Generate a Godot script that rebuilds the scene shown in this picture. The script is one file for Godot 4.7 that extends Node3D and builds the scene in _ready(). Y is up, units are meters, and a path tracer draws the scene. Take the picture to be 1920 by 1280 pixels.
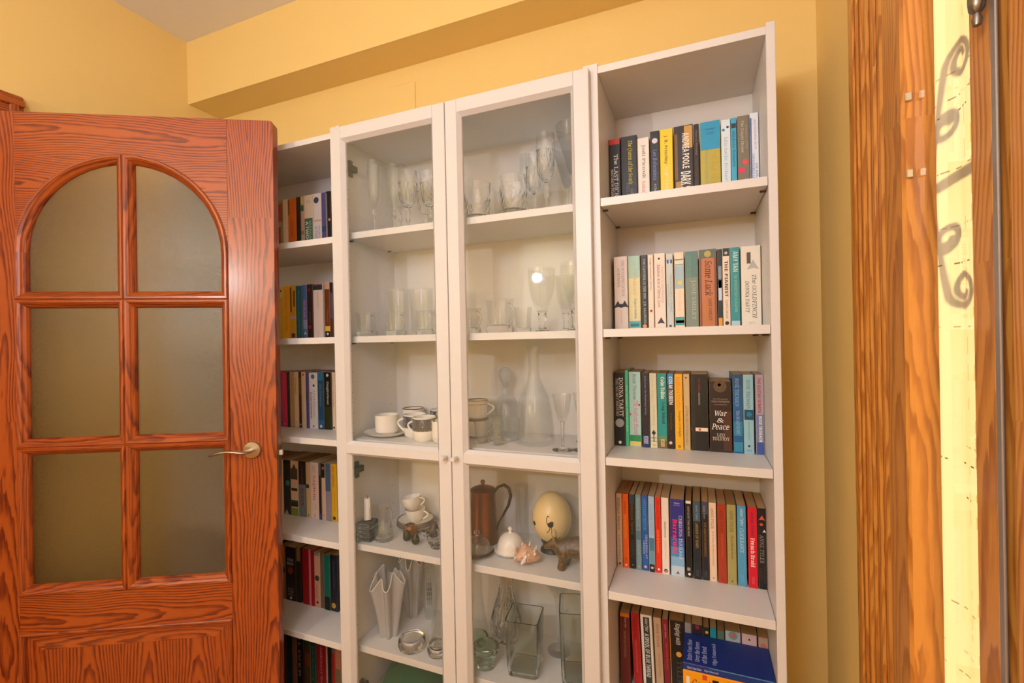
extends Node3D
# A room corner with three white bookcases: books left and right, glassware behind glass doors, an open pine door, a curtained window.

const Y1 := 1.691
const Y2 := 1.368
const Y3 := 1.048
const Y4 := 0.7215
const Y5 := 0.404
const BACK := -0.267
var rng := RandomNumberGenerator.new()
var mats := {}
var texts := {}
var fonts := {}
var M := {}

# ---------------------------------------------------------------- mesh builder (corners are given counter-clockwise as seen from outside)
class Sh:
	var st := SurfaceTool.new()
	var grp := 0
	var grain := 1
	var off := Vector2.ZERO
	func _init():
		st.begin(Mesh.PRIMITIVE_TRIANGLES)
		flat()
	func flat():
		st.set_smooth_group(0xFFFFFFFF)
	func smooth():
		grp += 1
		st.set_smooth_group(grp)
	func uv(p: Vector3, n: Vector3) -> Vector2:
		var a := n.abs()
		var r := Vector2(p.x, p.y)
		if a.x > a.y and a.x > a.z:
			r = Vector2(p.z, p.y)
		elif a.y > a.z:
			r = Vector2(p.z, p.x) if grain == 0 else Vector2(p.x, p.z)
			if grain == 0:
				return r + off
		if grain == 0:
			r = Vector2(r.y, r.x)
		return r + off
	func t(a: Vector3, b: Vector3, c: Vector3):
		var n := (b - a).cross(c - a)
		if n.length_squared() < 1e-18:
			return
		for p in [a, c, b]:
			st.set_uv(uv(p, n))
			st.add_vertex(p)
	func tu(a: Vector3, b: Vector3, c: Vector3, ua: Vector2, ub: Vector2, uc: Vector2):
		if (b - a).cross(c - a).length_squared() < 1e-18:
			return
		st.set_uv(ua); st.add_vertex(a)
		st.set_uv(uc); st.add_vertex(c)
		st.set_uv(ub); st.add_vertex(b)
	func q(a: Vector3, b: Vector3, c: Vector3, d: Vector3):
		t(a, b, c)
		t(a, c, d)
	func qo(a: Vector3, b: Vector3, c: Vector3, d: Vector3, out: Vector3):
		if (b - a).cross(c - a).dot(out) < 0:
			q(a, d, c, b)
		else:
			q(a, b, c, d)
	func pt(c: Vector3, h: Vector3, s: Vector3, ax: int, bv: float) -> Vector3:
		var e := h - Vector3.ONE * bv
		e[ax] = h[ax]
		return c + e * s
	func box(lo: Vector3, hi: Vector3, bv := 0.0):
		var c := (lo + hi) / 2.0
		var h := (hi - lo) / 2.0
		for ax in 3:
			var b := (ax + 1) % 3
			var d := (ax + 2) % 3
			for s in [-1.0, 1.0]:
				var ps := []
				for k in [[-1.0, -1.0], [1.0, -1.0], [1.0, 1.0], [-1.0, 1.0]]:
					var sv := Vector3.ZERO
					sv[ax] = s; sv[b] = k[0]; sv[d] = k[1]
					ps.append(pt(c, h, sv, ax, bv))
				var o := Vector3.ZERO
				o[ax] = s
				qo(ps[0], ps[1], ps[2], ps[3], o)
				if bv > 0.0:
					for s2 in [-1.0, 1.0]:
						var u := Vector3.ZERO
						u[ax] = s; u[b] = s2; u[d] = -1.0
						var v := u
						v[d] = 1.0
						var oo := u + v
						qo(pt(c, h, u, ax, bv), pt(c, h, v, ax, bv), pt(c, h, v, b, bv), pt(c, h, u, b, bv), oo)
		if bv > 0.0:
			for sx in [-1.0, 1.0]:
				for sy in [-1.0, 1.0]:
					for sz in [-1.0, 1.0]:
						var s := Vector3(sx, sy, sz)
						var a := pt(c, h, s, 0, bv)
						var b := pt(c, h, s, 1, bv)
						var d := pt(c, h, s, 2, bv)
						if (b - a).cross(d - a).dot(s) < 0:
							t(a, d, b)
						else:
							t(a, b, d)
	# profile of (radius, height) turned about y; cut = [facets, depth, low, high] carves a diamond pattern
	func lathe(prof: Array, seg := 28, cut := [], uvs := false):
		smooth()
		var n := prof.size()
		for i in n - 1:
			var p: Vector2 = prof[i]
			var r: Vector2 = prof[i + 1]
			if i > 0:
				var d0: Vector2 = (p - prof[i - 1]).normalized()
				if d0.dot((r - p).normalized()) < 0.75:
					smooth()
			var faceted: bool = cut.size() > 0 and p.y >= cut[2] - 1e-5 and r.y <= cut[3] + 1e-5 and p.y < r.y
			if faceted:
				flat()
			for j in seg:
				var a0 := TAU * j / seg
				var a1 := TAU * (j + 1) / seg
				var k := [[p, a1], [p, a0], [r, a0], [r, a1]]
				var v := []
				for e in k:
					var rr: float = e[0].x
					if faceted and e[0].y > cut[2] + 1e-4 and e[0].y < cut[3] - 1e-4:
						rr *= 1.0 - cut[1] * absf(fmod(e[1] / TAU * cut[0] + (0.5 if int(e[0].y * 4000.0) % 2 == 0 else 0.0), 1.0) - 0.5) * 2.0
					v.append(Vector3(rr * cos(e[1]), e[0].y, rr * sin(e[1])))
				if uvs:
					var u0 := Vector2(1.0 - float(j) / seg, 1.0 - float(i) / (n - 1))
					var u1 := Vector2(1.0 - float(j + 1) / seg, 1.0 - float(i + 1) / (n - 1))
					tu(v[0], v[1], v[2], Vector2(u1.x, u0.y), u0, Vector2(u0.x, u1.y))
					tu(v[0], v[2], v[3], Vector2(u1.x, u0.y), Vector2(u0.x, u1.y), u1)
				else:
					q(v[0], v[1], v[2], v[3])
			if faceted:
				smooth()
		flat()
	func tube(pts: Array, rad, seg := 10, caps := true, flatten := 1.0):
		smooth()
		var up := Vector3.UP
		var rings := []
		for i in pts.size():
			var d: Vector3 = (pts[mini(i + 1, pts.size() - 1)] - pts[maxi(i - 1, 0)]).normalized()
			if absf(d.dot(up)) > 0.95 and i == 0:
				up = Vector3.RIGHT
			var s := up.cross(d).normalized()
			up = d.cross(s).normalized()
			var r: float = rad[i] if rad is Array else rad
			var ring := []
			for j in seg:
				var a := TAU * j / seg
				ring.append(pts[i] + s * r * cos(a) + up * r * flatten * sin(a))
			rings.append(ring)
		for i in rings.size() - 1:
			for j in seg:
				var k := (j + 1) % seg
				q(rings[i][j], rings[i][k], rings[i + 1][k], rings[i + 1][j])
		if caps:
			smooth()
			for j in range(1, seg - 1):
				t(rings[0][0], rings[0][j + 1], rings[0][j])
				t(rings[-1][0], rings[-1][j], rings[-1][j + 1])
		flat()
	# outline in x, y (counter-clockwise), front at z1 with a chamfer
	func prism(poly: Array, z0: float, z1: float, bv := 0.0):
		var pk := PackedVector2Array(poly)
		if Geometry2D.is_polygon_clockwise(pk) == false:
			pk.reverse()
		pk.reverse()
		var area := 0.0
		for i in pk.size():
			area += pk[i].cross(pk[(i + 1) % pk.size()])
		if area < 0:
			pk.reverse()
		var inn := inset(pk, bv)
		var n := pk.size()
		var idx := Geometry2D.triangulate_polygon(inn)
		for i in range(0, idx.size(), 3):
			var a := inn[idx[i]]
			var b := inn[idx[i + 1]]
			var c := inn[idx[i + 2]]
			if (b - a).cross(c - a) < 0:
				var x := b
				b = c
				c = x
			t(Vector3(a.x, a.y, z1), Vector3(b.x, b.y, z1), Vector3(c.x, c.y, z1))
			t(Vector3(a.x, a.y, z0), Vector3(c.x, c.y, z0), Vector3(b.x, b.y, z0))
		for i in n:
			var k := (i + 1) % n
			var a := pk[i]
			var b := pk[k]
			q(Vector3(a.x, a.y, z0), Vector3(b.x, b.y, z0), Vector3(b.x, b.y, z1 - bv), Vector3(a.x, a.y, z1 - bv))
			if bv > 0.0:
				q(Vector3(a.x, a.y, z1 - bv), Vector3(b.x, b.y, z1 - bv), Vector3(inn[k].x, inn[k].y, z1), Vector3(inn[i].x, inn[i].y, z1))
	static func inset(pk: PackedVector2Array, d: float) -> PackedVector2Array:
		var out := PackedVector2Array()
		var n := pk.size()
		for i in n:
			var e0 := (pk[i] - pk[(i + n - 1) % n]).normalized()
			var e1 := (pk[(i + 1) % n] - pk[i]).normalized()
			var n0 := Vector2(-e0.y, e0.x)
			var n1 := Vector2(-e1.y, e1.x)
			out.append(pk[i] + (n0 + n1) / maxf(1.0 + n0.dot(n1), 0.3) * d)
		return out
	# a moulding of the given (inset, z) profile along the stretch from..to of a closed counter-clockwise outline
	func mould(path: Array, prof: Array, from: int, to: int, round_off := false):
		var pk := PackedVector2Array(path)
		var n := pk.size()
		var rows := []
		for p in prof:
			rows.append(inset(pk, p.x))
		var run := 0.0
		for j in prof.size() - 1:
			if round_off:
				smooth()
			else:
				flat()
			run = 0.0
			for i in range(from, to):
				var a := i % n
				var b := (i + 1) % n
				var l := pk[a].distance_to(pk[b])
				var p := [rows[j][a], rows[j][b], rows[j + 1][b], rows[j + 1][a]]
				var v := []
				for k in 4:
					v.append(Vector3(p[k].x, p[k].y, prof[j if k < 2 else j + 1].y))
				var u0: float = prof[j].x * 1.5 + off.x
				var u1: float = prof[j + 1].x * 1.5 + off.x + 0.004
				tu(v[0], v[1], v[2], Vector2(u0, run + off.y), Vector2(u0, run + l + off.y), Vector2(u1, run + l + off.y))
				tu(v[0], v[2], v[3], Vector2(u0, run + off.y), Vector2(u1, run + l + off.y), Vector2(u1, run + off.y))
				run += l
		flat()
	func mesh() -> ArrayMesh:
		st.generate_normals()
		return st.commit()

# ---------------------------------------------------------------- nodes
func meta(o: Node3D, label: String, category: String, group := "", kind := ""):
	if label: o.set_meta("label", label)
	if category: o.set_meta("category", category)
	if group: o.set_meta("group", group)
	if kind: o.set_meta("kind", kind)

func thing(called: String, label: String, category: String, at := Vector3.ZERO, turn := 0.0, group := "", kind := "") -> Node3D:
	var o := Node3D.new()
	o.name = called
	add_child(o, true)
	o.position = at
	o.rotation.y = turn
	meta(o, label, category, group, kind)
	return o

func part(called: String, sh, m: Material, parent: Node3D, label := "") -> MeshInstance3D:
	var o := MeshInstance3D.new()
	o.name = called
	o.mesh = sh.mesh() if sh is Sh else sh
	o.material_override = m
	parent.add_child(o, true)
	if label: o.set_meta("label", label)
	return o

func solo(called: String, sh, m: Material, label: String, category: String, group := "", kind := "") -> MeshInstance3D:
	var o := part(called, sh, m, self)
	meta(o, label, category, group, kind)
	return o

func boxpart(called: String, lo: Vector3, hi: Vector3, bv: float, m: Material, parent: Node3D, grain := 1, off := Vector2.ZERO) -> MeshInstance3D:
	var s := Sh.new()
	s.grain = grain
	s.off = off
	s.box(lo, hi, bv)
	return part(called, s, m, parent)

# ---------------------------------------------------------------- materials
func mat(c, rough := 0.6, metal := 0.0) -> StandardMaterial3D:
	var col := Color(c) if c is String else c as Color
	var key := "%s/%.2f/%.2f" % [col.to_html(), rough, metal]
	if not mats.has(key):
		var m := StandardMaterial3D.new()
		m.albedo_color = col
		m.roughness = rough
		m.metallic = metal
		mats[key] = m
	return mats[key]

func sheet(c: Color, alpha: float) -> StandardMaterial3D:
	var m := StandardMaterial3D.new()
	m.transparency = BaseMaterial3D.TRANSPARENCY_ALPHA
	m.albedo_color = Color(c, alpha)
	m.roughness = 0.02
	m.cull_mode = BaseMaterial3D.CULL_DISABLED
	return m

func crystal(c: Color, rough := 0.0, scale := 0.05) -> StandardMaterial3D:
	var m := StandardMaterial3D.new()
	m.albedo_color = Color(c, 0.0)
	m.refraction_enabled = true
	m.refraction_scale = scale
	m.roughness = rough
	return m

func noise(freq: float, sd: int, oct := 3) -> FastNoiseLite:
	var n := FastNoiseLite.new()
	n.seed = sd
	n.frequency = freq
	n.fractal_octaves = oct
	return n

func tex(im: Image) -> ImageTexture:
	im.generate_mipmaps()
	return ImageTexture.create_from_image(im)

# flat-sawn pine: growth rings of a slightly tilted trunk cut by the board's face; u runs across w metres, v along l metres
func pine(w_px: int, l_px: int, w: float, l: float, light: Color, dark: Color, sd: int) -> ImageTexture:
	var im := Image.create(w_px, l_px, false, Image.FORMAT_RGB8)
	var warp := noise(1.0, sd, 3)
	var fine := noise(1.0, sd + 7, 2)
	for y in l_px:
		var v := float(y) / l_px * l
		for x in w_px:
			var u := float(x) / w_px * w
			var board := floorf(u / 0.15)
			var cx := (board + 0.5) * 0.15 + 0.03 * warp.get_noise_2d(board * 37.0, v * 1.2)
			var dx := u - cx + 0.006 * warp.get_noise_2d(u * 5.0 + board * 9.0, v * 1.6)
			var dz := 0.012 + 0.030 * v + 0.012 * warp.get_noise_2d(board * 51.0 + 5.0, v * 1.3) + 0.0015 * fine.get_noise_2d(u * 90.0, v * 12.0)
			var ring := sqrt(dx * dx + dz * dz) * 150.0
			var f := ring - floorf(ring)
			var late := smoothstep(0.30, 0.82, f) * (1.0 - smoothstep(0.90, 1.0, f))
			late = clampf(late * (0.75 + 0.4 * fine.get_noise_2d(u * 60.0, v * 6.0)) + 0.10 * fine.get_noise_2d(u * 900.0, v * 30.0), 0.0, 1.0)
			im.set_pixel(x, y, light.lerp(dark, late))
	return tex(im)

func plaster() -> ImageTexture:
	var im := Image.create(512, 512, false, Image.FORMAT_L8)
	var a := noise(0.02, 3, 4)
	a.domain_warp_enabled = false
	for y in 512:
		for x in 512:
			im.set_pixel(x, y, Color.from_hsv(0, 0, clampf(0.5 + 0.45 * a.get_noise_2d(x, y), 0, 1)))
	im.bump_map_to_normal_map(2.0)
	return tex(im)

func linen() -> ImageTexture:
	var im := Image.create(512, 512, false, Image.FORMAT_L8)
	var a := noise(1.0, 11, 2)
	for y in 512:
		for x in 512:
			var v := 0.5 + 0.35 * a.get_noise_2d(x * 0.9, y * 0.05) + 0.35 * a.get_noise_2d(x * 0.05 + 90.0, y * 0.9)
			im.set_pixel(x, y, Color.from_hsv(0, 0, clampf(v, 0, 1)))
	im.bump_map_to_normal_map(4.0)
	return tex(im)

# cream voile with rows and columns of sparse dark stitches
func voile() -> ImageTexture:
	var im := Image.create(512, 1024, false, Image.FORMAT_RGB8)
	im.fill(Color("f6e7bd"))
	var r := RandomNumberGenerator.new()
	r.seed = 5
	for k in 15:
		var y := r.randi_range(10, 1010)
		var x := 0
		var fade := r.randf_range(0.25, 0.9)
		while x < 512:
			var l := r.randi_range(3, 12)
			if r.randf() < 0.62:
				for i in l:
					if x + i < 512:
						for j in 2:
							im.set_pixel(x + i, y + j, Color("f6e7bd").lerp(Color("4a3418"), fade))
			x += l + r.randi_range(2, 8)
	for k in 9:
		var x := r.randi_range(5, 505)
		var y := 0
		while y < 1020:
			var l := r.randi_range(6, 26)
			if r.randf() < 0.45:
				for i in l:
					if y + i < 1024:
						for j in 2:
							im.set_pixel(x + j, y + i, Color("d8b878"))
			y += l + r.randi_range(4, 24)
	return tex(im)

func blot(im: Image, c: Vector2, rad: Vector2, col: Color):
	for y in range(int(c.y - rad.y) - 1, int(c.y + rad.y) + 2):
		for x in range(int(c.x - rad.x) - 1, int(c.x + rad.x) + 2):
			if pow((x - c.x) / rad.x, 2) + pow((y - c.y) / rad.y, 2) <= 1.0 and x >= 0 and y >= 0 and x < im.get_width() and y < im.get_height():
				im.set_pixel(x, y, col)

func stroke(im: Image, pts: Array, w: float, col: Color):
	for i in pts.size() - 1:
		for k in 13:
			blot(im, pts[i].lerp(pts[i + 1], k / 12.0), Vector2(w, w), col)

# an egg shell with ostriches painted round its middle
func egg_paint() -> ImageTexture:
	var im := Image.create(1024, 512, false, Image.FORMAT_RGB8)
	im.fill(Color("e9cd92"))
	var ink := Color("17171a")
	for e in [[430, 258, 1.0], [520, 270, 1.0], [625, 272, -1.0], [330, 255, 1.0], [180, 260, -1.0], [800, 262, 1.0]]:
		var c := Vector2(e[0], e[1])
		var s: float = e[2]
		if s > 0:
			blot(im, c + Vector2(6, 0), Vector2(24, 17), ink)
			blot(im, c + Vector2(16, -12), Vector2(15, 9), ink)
			stroke(im, [c + Vector2(-12, 4), c + Vector2(-24, -12), c + Vector2(-26, -38), c + Vector2(-18, -52), c + Vector2(-8, -50)], 3.0, ink)
			stroke(im, [c + Vector2(2, 14), c + Vector2(-4, 34), c + Vector2(-26, 54)], 2.5, ink)
			stroke(im, [c + Vector2(10, 14), c + Vector2(16, 34), c + Vector2(12, 58)], 2.5, ink)
		else:
			blot(im, c + Vector2(18, 4), Vector2(22, 13), ink)
			stroke(im, [c + Vector2(4, 6), c + Vector2(-14, 0), c + Vector2(-20, -28), c + Vector2(-30, -46), c + Vector2(-42, -44)], 2.5, ink)
			stroke(im, [c + Vector2(0, 20), c + Vector2(-30, 12), c + Vector2(-26, 30)], 2.0, Color("6a5a34"))
			stroke(im, [c + Vector2(10, 16), c + Vector2(8, 46)], 2.0, ink)
			stroke(im, [c + Vector2(20, 16), c + Vector2(22, 44)], 2.0, ink)
	blot(im, Vector2(440, 318), Vector2(18, 12), Color("7a7f9c"))
	return tex(im)

func mug_band() -> ImageTexture:
	var im := Image.create(512, 96, false, Image.FORMAT_RGB8)
	im.fill(Color("23233f"))
	var c := Color("8d8c9a")
	for k in 8:
		var x := k * 64.0 + 32.0
		for a in 24:
			var th := a / 24.0 * TAU
			blot(im, Vector2(x + cos(th) * 10.0, 44 + sin(th) * 10.0), Vector2(1.2, 1.2), c)
			blot(im, Vector2(x + cos(th) * 22.0, 66 - absf(sin(th)) * 30.0), Vector2(1.2, 1.2), c)
		stroke(im, [Vector2(x, 20), Vector2(x, 70)], 1.4, c)
		stroke(im, [Vector2(x - 28, 78), Vector2(x - 12, 60)], 1.4, c)
		stroke(im, [Vector2(x + 28, 78), Vector2(x + 12, 60)], 1.4, c)
	return tex(im)

func lettering(s: String, style: String) -> TextMesh:
	var key := style + s
	if not texts.has(key):
		var base := style if style != "i" else "f"
		if not fonts.has(base):
			var f := SystemFont.new()
			f.font_names = PackedStringArray(["Droid Sans" if base in ["s", "k"] else "Droid Serif"])
			f.font_weight = 700 if base in ["b", "k"] else 400
			fonts[base] = f
		var tm := TextMesh.new()
		tm.text = s
		tm.font = fonts[base]
		tm.font_size = 24
		tm.pixel_size = 0.01
		tm.depth = 0.0
		tm.curve_step = 3.0
		texts[key] = tm
	return texts[key]

# lettering stretched to length x height, its middle at the given place of the parent, read along dir with up as the letters' upward side
func write(called: String, s: String, style: String, at: Vector3, dir: Vector3, up: Vector3, length: float, height: float, m: Material, parent: Node3D):
	var tm := lettering(s, style)
	var bb := tm.get_aabb()
	if bb.size.x < 1e-5 or bb.size.y < 1e-5:
		return
	var sx := length / bb.size.x
	var sy := height / bb.size.y
	var o := part(called, tm, m, parent)
	var b := Basis(dir * sx, up * sy + (dir * sy * 0.22 if style == "i" else Vector3.ZERO), dir.cross(up) * minf(sx, sy))
	o.transform = Transform3D(b, at - b * (bb.position + bb.size / 2.0))

# ---------------------------------------------------------------- the scene
func _ready():
	rng.seed = 7
	# camera
	var cam := Camera3D.new()
	cam.name = "camera"
	cam.fov = 72.675
	cam.near = 0.02
	cam.far = 60.0
	add_child(cam)
	cam.position = Vector3(1.0342, 1.3471, 1.1392)
	cam.rotation = Vector3(deg_to_rad(-0.197), deg_to_rad(21.809), deg_to_rad(-1.172))
	cam.current = true
	# sky, exposure
	var we := WorldEnvironment.new()
	we.name = "environment"
	var env := Environment.new()
	env.background_mode = Environment.BG_SKY
	var sky := Sky.new()
	var ps := PhysicalSkyMaterial.new()
	ps.energy_multiplier = 1.0
	sky.sky_material = ps
	env.sky = sky
	env.background_energy_multiplier = SKY_E
	env.tonemap_mode = Environment.TONE_MAPPER_LINEAR
	env.tonemap_exposure = EXPO
	env.sdfgi_enabled = true
	env.ssao_enabled = true
	env.ssil_enabled = true
	we.environment = env
	add_child(we)
	# low sun outside the window on the right
	var sun := DirectionalLight3D.new()
	sun.name = "sun"
	sun.light_energy = SUN_E
	sun.light_color = Color("ffe9c4")
	sun.light_angular_distance = 1.6
	sun.shadow_enabled = true
	add_child(sun)
	sun.look_at_from_position(Vector3.ZERO, Vector3(-0.80, -0.52, 0.12))
	# light of an unseen window behind the camera, placed to light the bookcases
	var day := AreaLight3D.new()
	day.name = "unseen_window_light"
	day.area_size = Vector2(0.86, 0.86)
	day.area_normalize_energy = true
	day.light_energy = DAY_E
	day.light_color = Color("eceeff")
	day.area_range = 8.0
	day.shadow_enabled = true
	add_child(day)
	day.position = Vector3(1.31, 1.87, 1.8)
	day.rotation.y = PI / 2
	materials()
	room()
	bookcases()
	pine_door()
	window()
	books()
	glassware()
	behind()

const SKY_E := 0.4
const EXPO := 0.66
const SUN_E := 4.2
const DAY_E := 0.9
const UNSEEN_LAMP_E := 1.5
const UNSEEN_GLOBE_E := 1.6
const UNSEEN_GLOBE := Vector3(0.62, 2.02, 1.75)

func materials():
	M.white = mat("ded9d4", 0.38)
	M.white_door = mat("d9d4d0", 0.34)
	M.back = mat("e2dad3", 0.55)
	M.dark = mat("3a342c", 0.6)
	M.steel = mat("8a8378", 0.3, 0.9)
	M.brushed = mat("b9ab98", 0.32, 1.0)
	M.bronze = mat("5a5044", 0.4, 0.8)
	var grain := plaster()
	for k in [["wall", "eccb80"], ["ceiling", "e9e2dc"]]:
		var m: StandardMaterial3D = mat(k[1], 0.85).duplicate()
		m.normal_enabled = true
		m.normal_texture = grain
		m.normal_scale = 0.25
		m.uv1_triplanar = true
		m.uv1_world_triplanar = true
		m.uv1_scale = Vector3.ONE * 2.2
		M[k[0]] = m
	for k in [["pine", Color("a84e14"), Color("641f06"), 21], ["pine_light", Color("d08a38"), Color("a05c1c"), 45]]:
		var m := StandardMaterial3D.new()
		m.albedo_texture = pine(384, 1280, 0.30, 2.1, k[1], k[2], k[3])
		m.roughness = 0.38
		m.clearcoat_enabled = true
		m.clearcoat = 0.35
		m.clearcoat_roughness = 0.2
		m.uv1_scale = Vector3(1 / 0.30, 1 / 2.1, 1)
		M[k[0]] = m
	M.pane = sheet(Color("a9c9b8"), 0.06)
	M.glass = sheet(Color("8f9c94"), 0.07)
	M.smoke = sheet(Color("4a4450"), 0.42)
	M.frost = sheet(Color("cfcac8"), 0.45)
	M.crystal = crystal(Color.WHITE)
	M.green_glass = crystal(Color("cfe8da"))
	M.frosted = crystal(Color("f0ece0"), 0.12)
	M.frosted.normal_enabled = true
	M.frosted.normal_texture = linen()
	M.frosted.normal_scale = 0.25
	M.frosted.uv1_scale = Vector3(6, 6, 6)
	M.china = mat("efe6da", 0.18)
	M.band = StandardMaterial3D.new()
	M.band.albedo_texture = mug_band()
	M.band.roughness = 0.25
	M.gold = mat("c09a50", 0.25, 1.0)
	M.copper = mat("8a4a26", 0.33, 1.0)
	M.brass = mat("4e3620", 0.4, 0.9)

func slab(called: String, lo: Vector3, hi: Vector3, m: Material, label: String, cat: String):
	var s := Sh.new()
	s.box(lo, hi)
	solo(called, s, m, label, cat, "", "structure")

const BAR_Y := 1.625
const XL := -0.8895
const XR := 1.335
const ZF := 2.65
const H := 2.592
func room():
	slab("floor", Vector3(-1.9, -0.2, -0.5), Vector3(1.65, 0, ZF + 0.2), mat("a8794a", 0.5), "warm brown floor of the room, below the bookcases", "floor")
	slab("ceiling", Vector3(-1.9, H, -0.5), Vector3(1.65, H + 0.2, ZF + 0.2), M.ceiling, "off-white plaster ceiling above the yellow walls", "ceiling")
	slab("wall_back", Vector3(-1.9, 0, -0.5), Vector3(1.65, H, -0.285), M.wall, "yellow plaster wall behind the white bookcases", "wall")
	slab("wall_front", Vector3(-1.9, 0, ZF), Vector3(1.65, H, ZF + 0.2), M.wall, "yellow plaster wall behind the viewer", "wall")
	slab("beam", Vector3(XL, 2.339, -0.30), Vector3(XR, H + 0.05, -0.145), M.wall, "yellow boxed beam running under the ceiling above the bookcases", "beam")
	# left wall with the doorway, and a short closed hall behind it
	var s := Sh.new()
	s.box(Vector3(XL - 0.14, 0, -0.3), Vector3(XL, H, 0.45))
	s.box(Vector3(XL - 0.14, 0, 1.33), Vector3(XL, H, ZF + 0.1))
	s.box(Vector3(XL - 0.14, 2.06, 0.45), Vector3(XL, H, 1.33))
	solo("wall_left", s, M.wall, "yellow plaster wall on the left with the open doorway", "wall", "", "structure")
	slab("wall_hall", Vector3(-1.9, 0, -0.3), Vector3(-1.75, H, ZF), M.wall, "yellow wall of the hall beyond the doorway", "wall")
	# right wall: window by the bookcase, and an opening further back for the unseen window
	s = Sh.new()
	var a := XR
	var b := XR + 0.24
	s.box(Vector3(a, 0, -0.3), Vector3(b, H, 0.035))
	s.box(Vector3(a, 0, 0.035), Vector3(b, 0.62, 1.02))
	s.box(Vector3(a, 2.36, 0.035), Vector3(b, H, 1.02))
	s.box(Vector3(a, 0, 1.02), Vector3(b, H, 1.3))
	s.box(Vector3(a, 0, 1.3), Vector3(b, 1.3, 2.3))
	s.box(Vector3(a, 2.36, 1.3), Vector3(b, H, 2.3))
	s.box(Vector3(a, 0, 2.3), Vector3(b, H, ZF + 0.1))
	solo("wall_right", s, M.wall, "yellow plaster wall on the right, holding the pine window", "wall", "", "structure")
	# painted cover plate over a junction box
	var pl := Sh.new()
	pl.box(Vector3(-0.0024, 2.165, -0.286), Vector3(0.1125, 2.2785, -0.281), 0.0015)
	solo("cover_plate", pl, M.wall, "square yellow painted cover plate on the wall above the glass doors", "cover plate")
	# door lining and casing round the doorway
	var d := thing("trim_1", "pine door casing at the upper left edge, behind the open door", "door casing", Vector3.ZERO, 0, "", "structure")
	for k in [[0.364, 0.455], [1.325, 1.416]]:
		boxpart("casing_post", Vector3(XL, 0, k[0]), Vector3(XL + 0.016, 2.12, k[1]), 0.004, M.pine, d)
		boxpart("casing_bead", Vector3(XL + 0.014, 0, k[0] + 0.012), Vector3(XL + 0.024, 2.105, k[0] + 0.035), 0.004, M.pine, d, 1, Vector2(0.05, 0))
	boxpart("casing_head", Vector3(XL, 2.045, 0.364), Vector3(XL + 0.017, 2.1215, 1.416), 0.004, M.pine, d, 0)
	boxpart("casing_bead", Vector3(XL + 0.015, 2.085, 0.364), Vector3(XL + 0.025, 2.108, 1.416), 0.004, M.pine, d, 0, Vector2(0.08, 0))
	boxpart("jamb", Vector3(XL - 0.14, 0, 0.449), Vector3(XL + 0.002, 2.045, 0.470), 0.002, M.pine, d)
	boxpart("jamb", Vector3(XL - 0.14, 0, 1.310), Vector3(XL + 0.002, 2.045, 1.331), 0.002, M.pine, d)
	boxpart("jamb_head", Vector3(XL - 0.14, 2.040, 0.449), Vector3(XL + 0.002, 2.061, 1.331), 0.002, M.pine, d, 0)

# ---------------------------------------------------------------- the three bookcases
func carcass(o: Node3D, w: float, top: float, shelves: Array, front: float):
	for k in [[0.0, 0.018], [w - 0.018, w]]:
		boxpart("side_panel", Vector3(k[0], 0, -0.28), Vector3(k[1], 2.02, 0), 0.0008, M.white, o)
	boxpart("top_panel", Vector3(0.018, top - 0.018, -0.28), Vector3(w - 0.018, top, -0.002), 0.0006, M.white, o)
	boxpart("back_panel", Vector3(0.018, 0.08, -0.272), Vector3(w - 0.018, top - 0.018, BACK), 0.0, M.back, o)
	boxpart("plinth", Vector3(0.018, 0, -0.03), Vector3(w - 0.018, 0.066, -0.012), 0.0006, M.white, o)
	for y in shelves:
		boxpart("shelf", Vector3(0.019, y - 0.020, BACK + 0.001), Vector3(w - 0.019, y, front), 0.0008, M.white, o)
		for x in [0.018, w - 0.031]:
			for z in [-0.038, -0.232]:
				var pins := Sh.new()
				pins.box(Vector3(x, y - 0.0245, z - 0.0025), Vector3(x + 0.013, y - 0.0203, z + 0.0025), 0.0005)
				part("shelf_pin", pins, M.bronze, o)
	var holes := Sh.new()
	for k in [[0.0181, 1.0], [w - 0.0181, -1.0]]:
		for z in [-0.034, -0.230]:
			for i in 52:
				var c := Vector3(k[0], 0.2 + i * 0.032, z)
				for j in 8:
					var p := c + Vector3(0, cos(TAU * j / 8), sin(TAU * j / 8)) * 0.0016
					var r := c + Vector3(0, cos(TAU * (j + 1) / 8), sin(TAU * (j + 1) / 8)) * 0.0016
					if k[1] > 0:
						holes.t(c, p, r)
					else:
						holes.t(c, r, p)
	part("peg_hole", holes, M.dark, o).set_meta("kind", "stuff")

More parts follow.
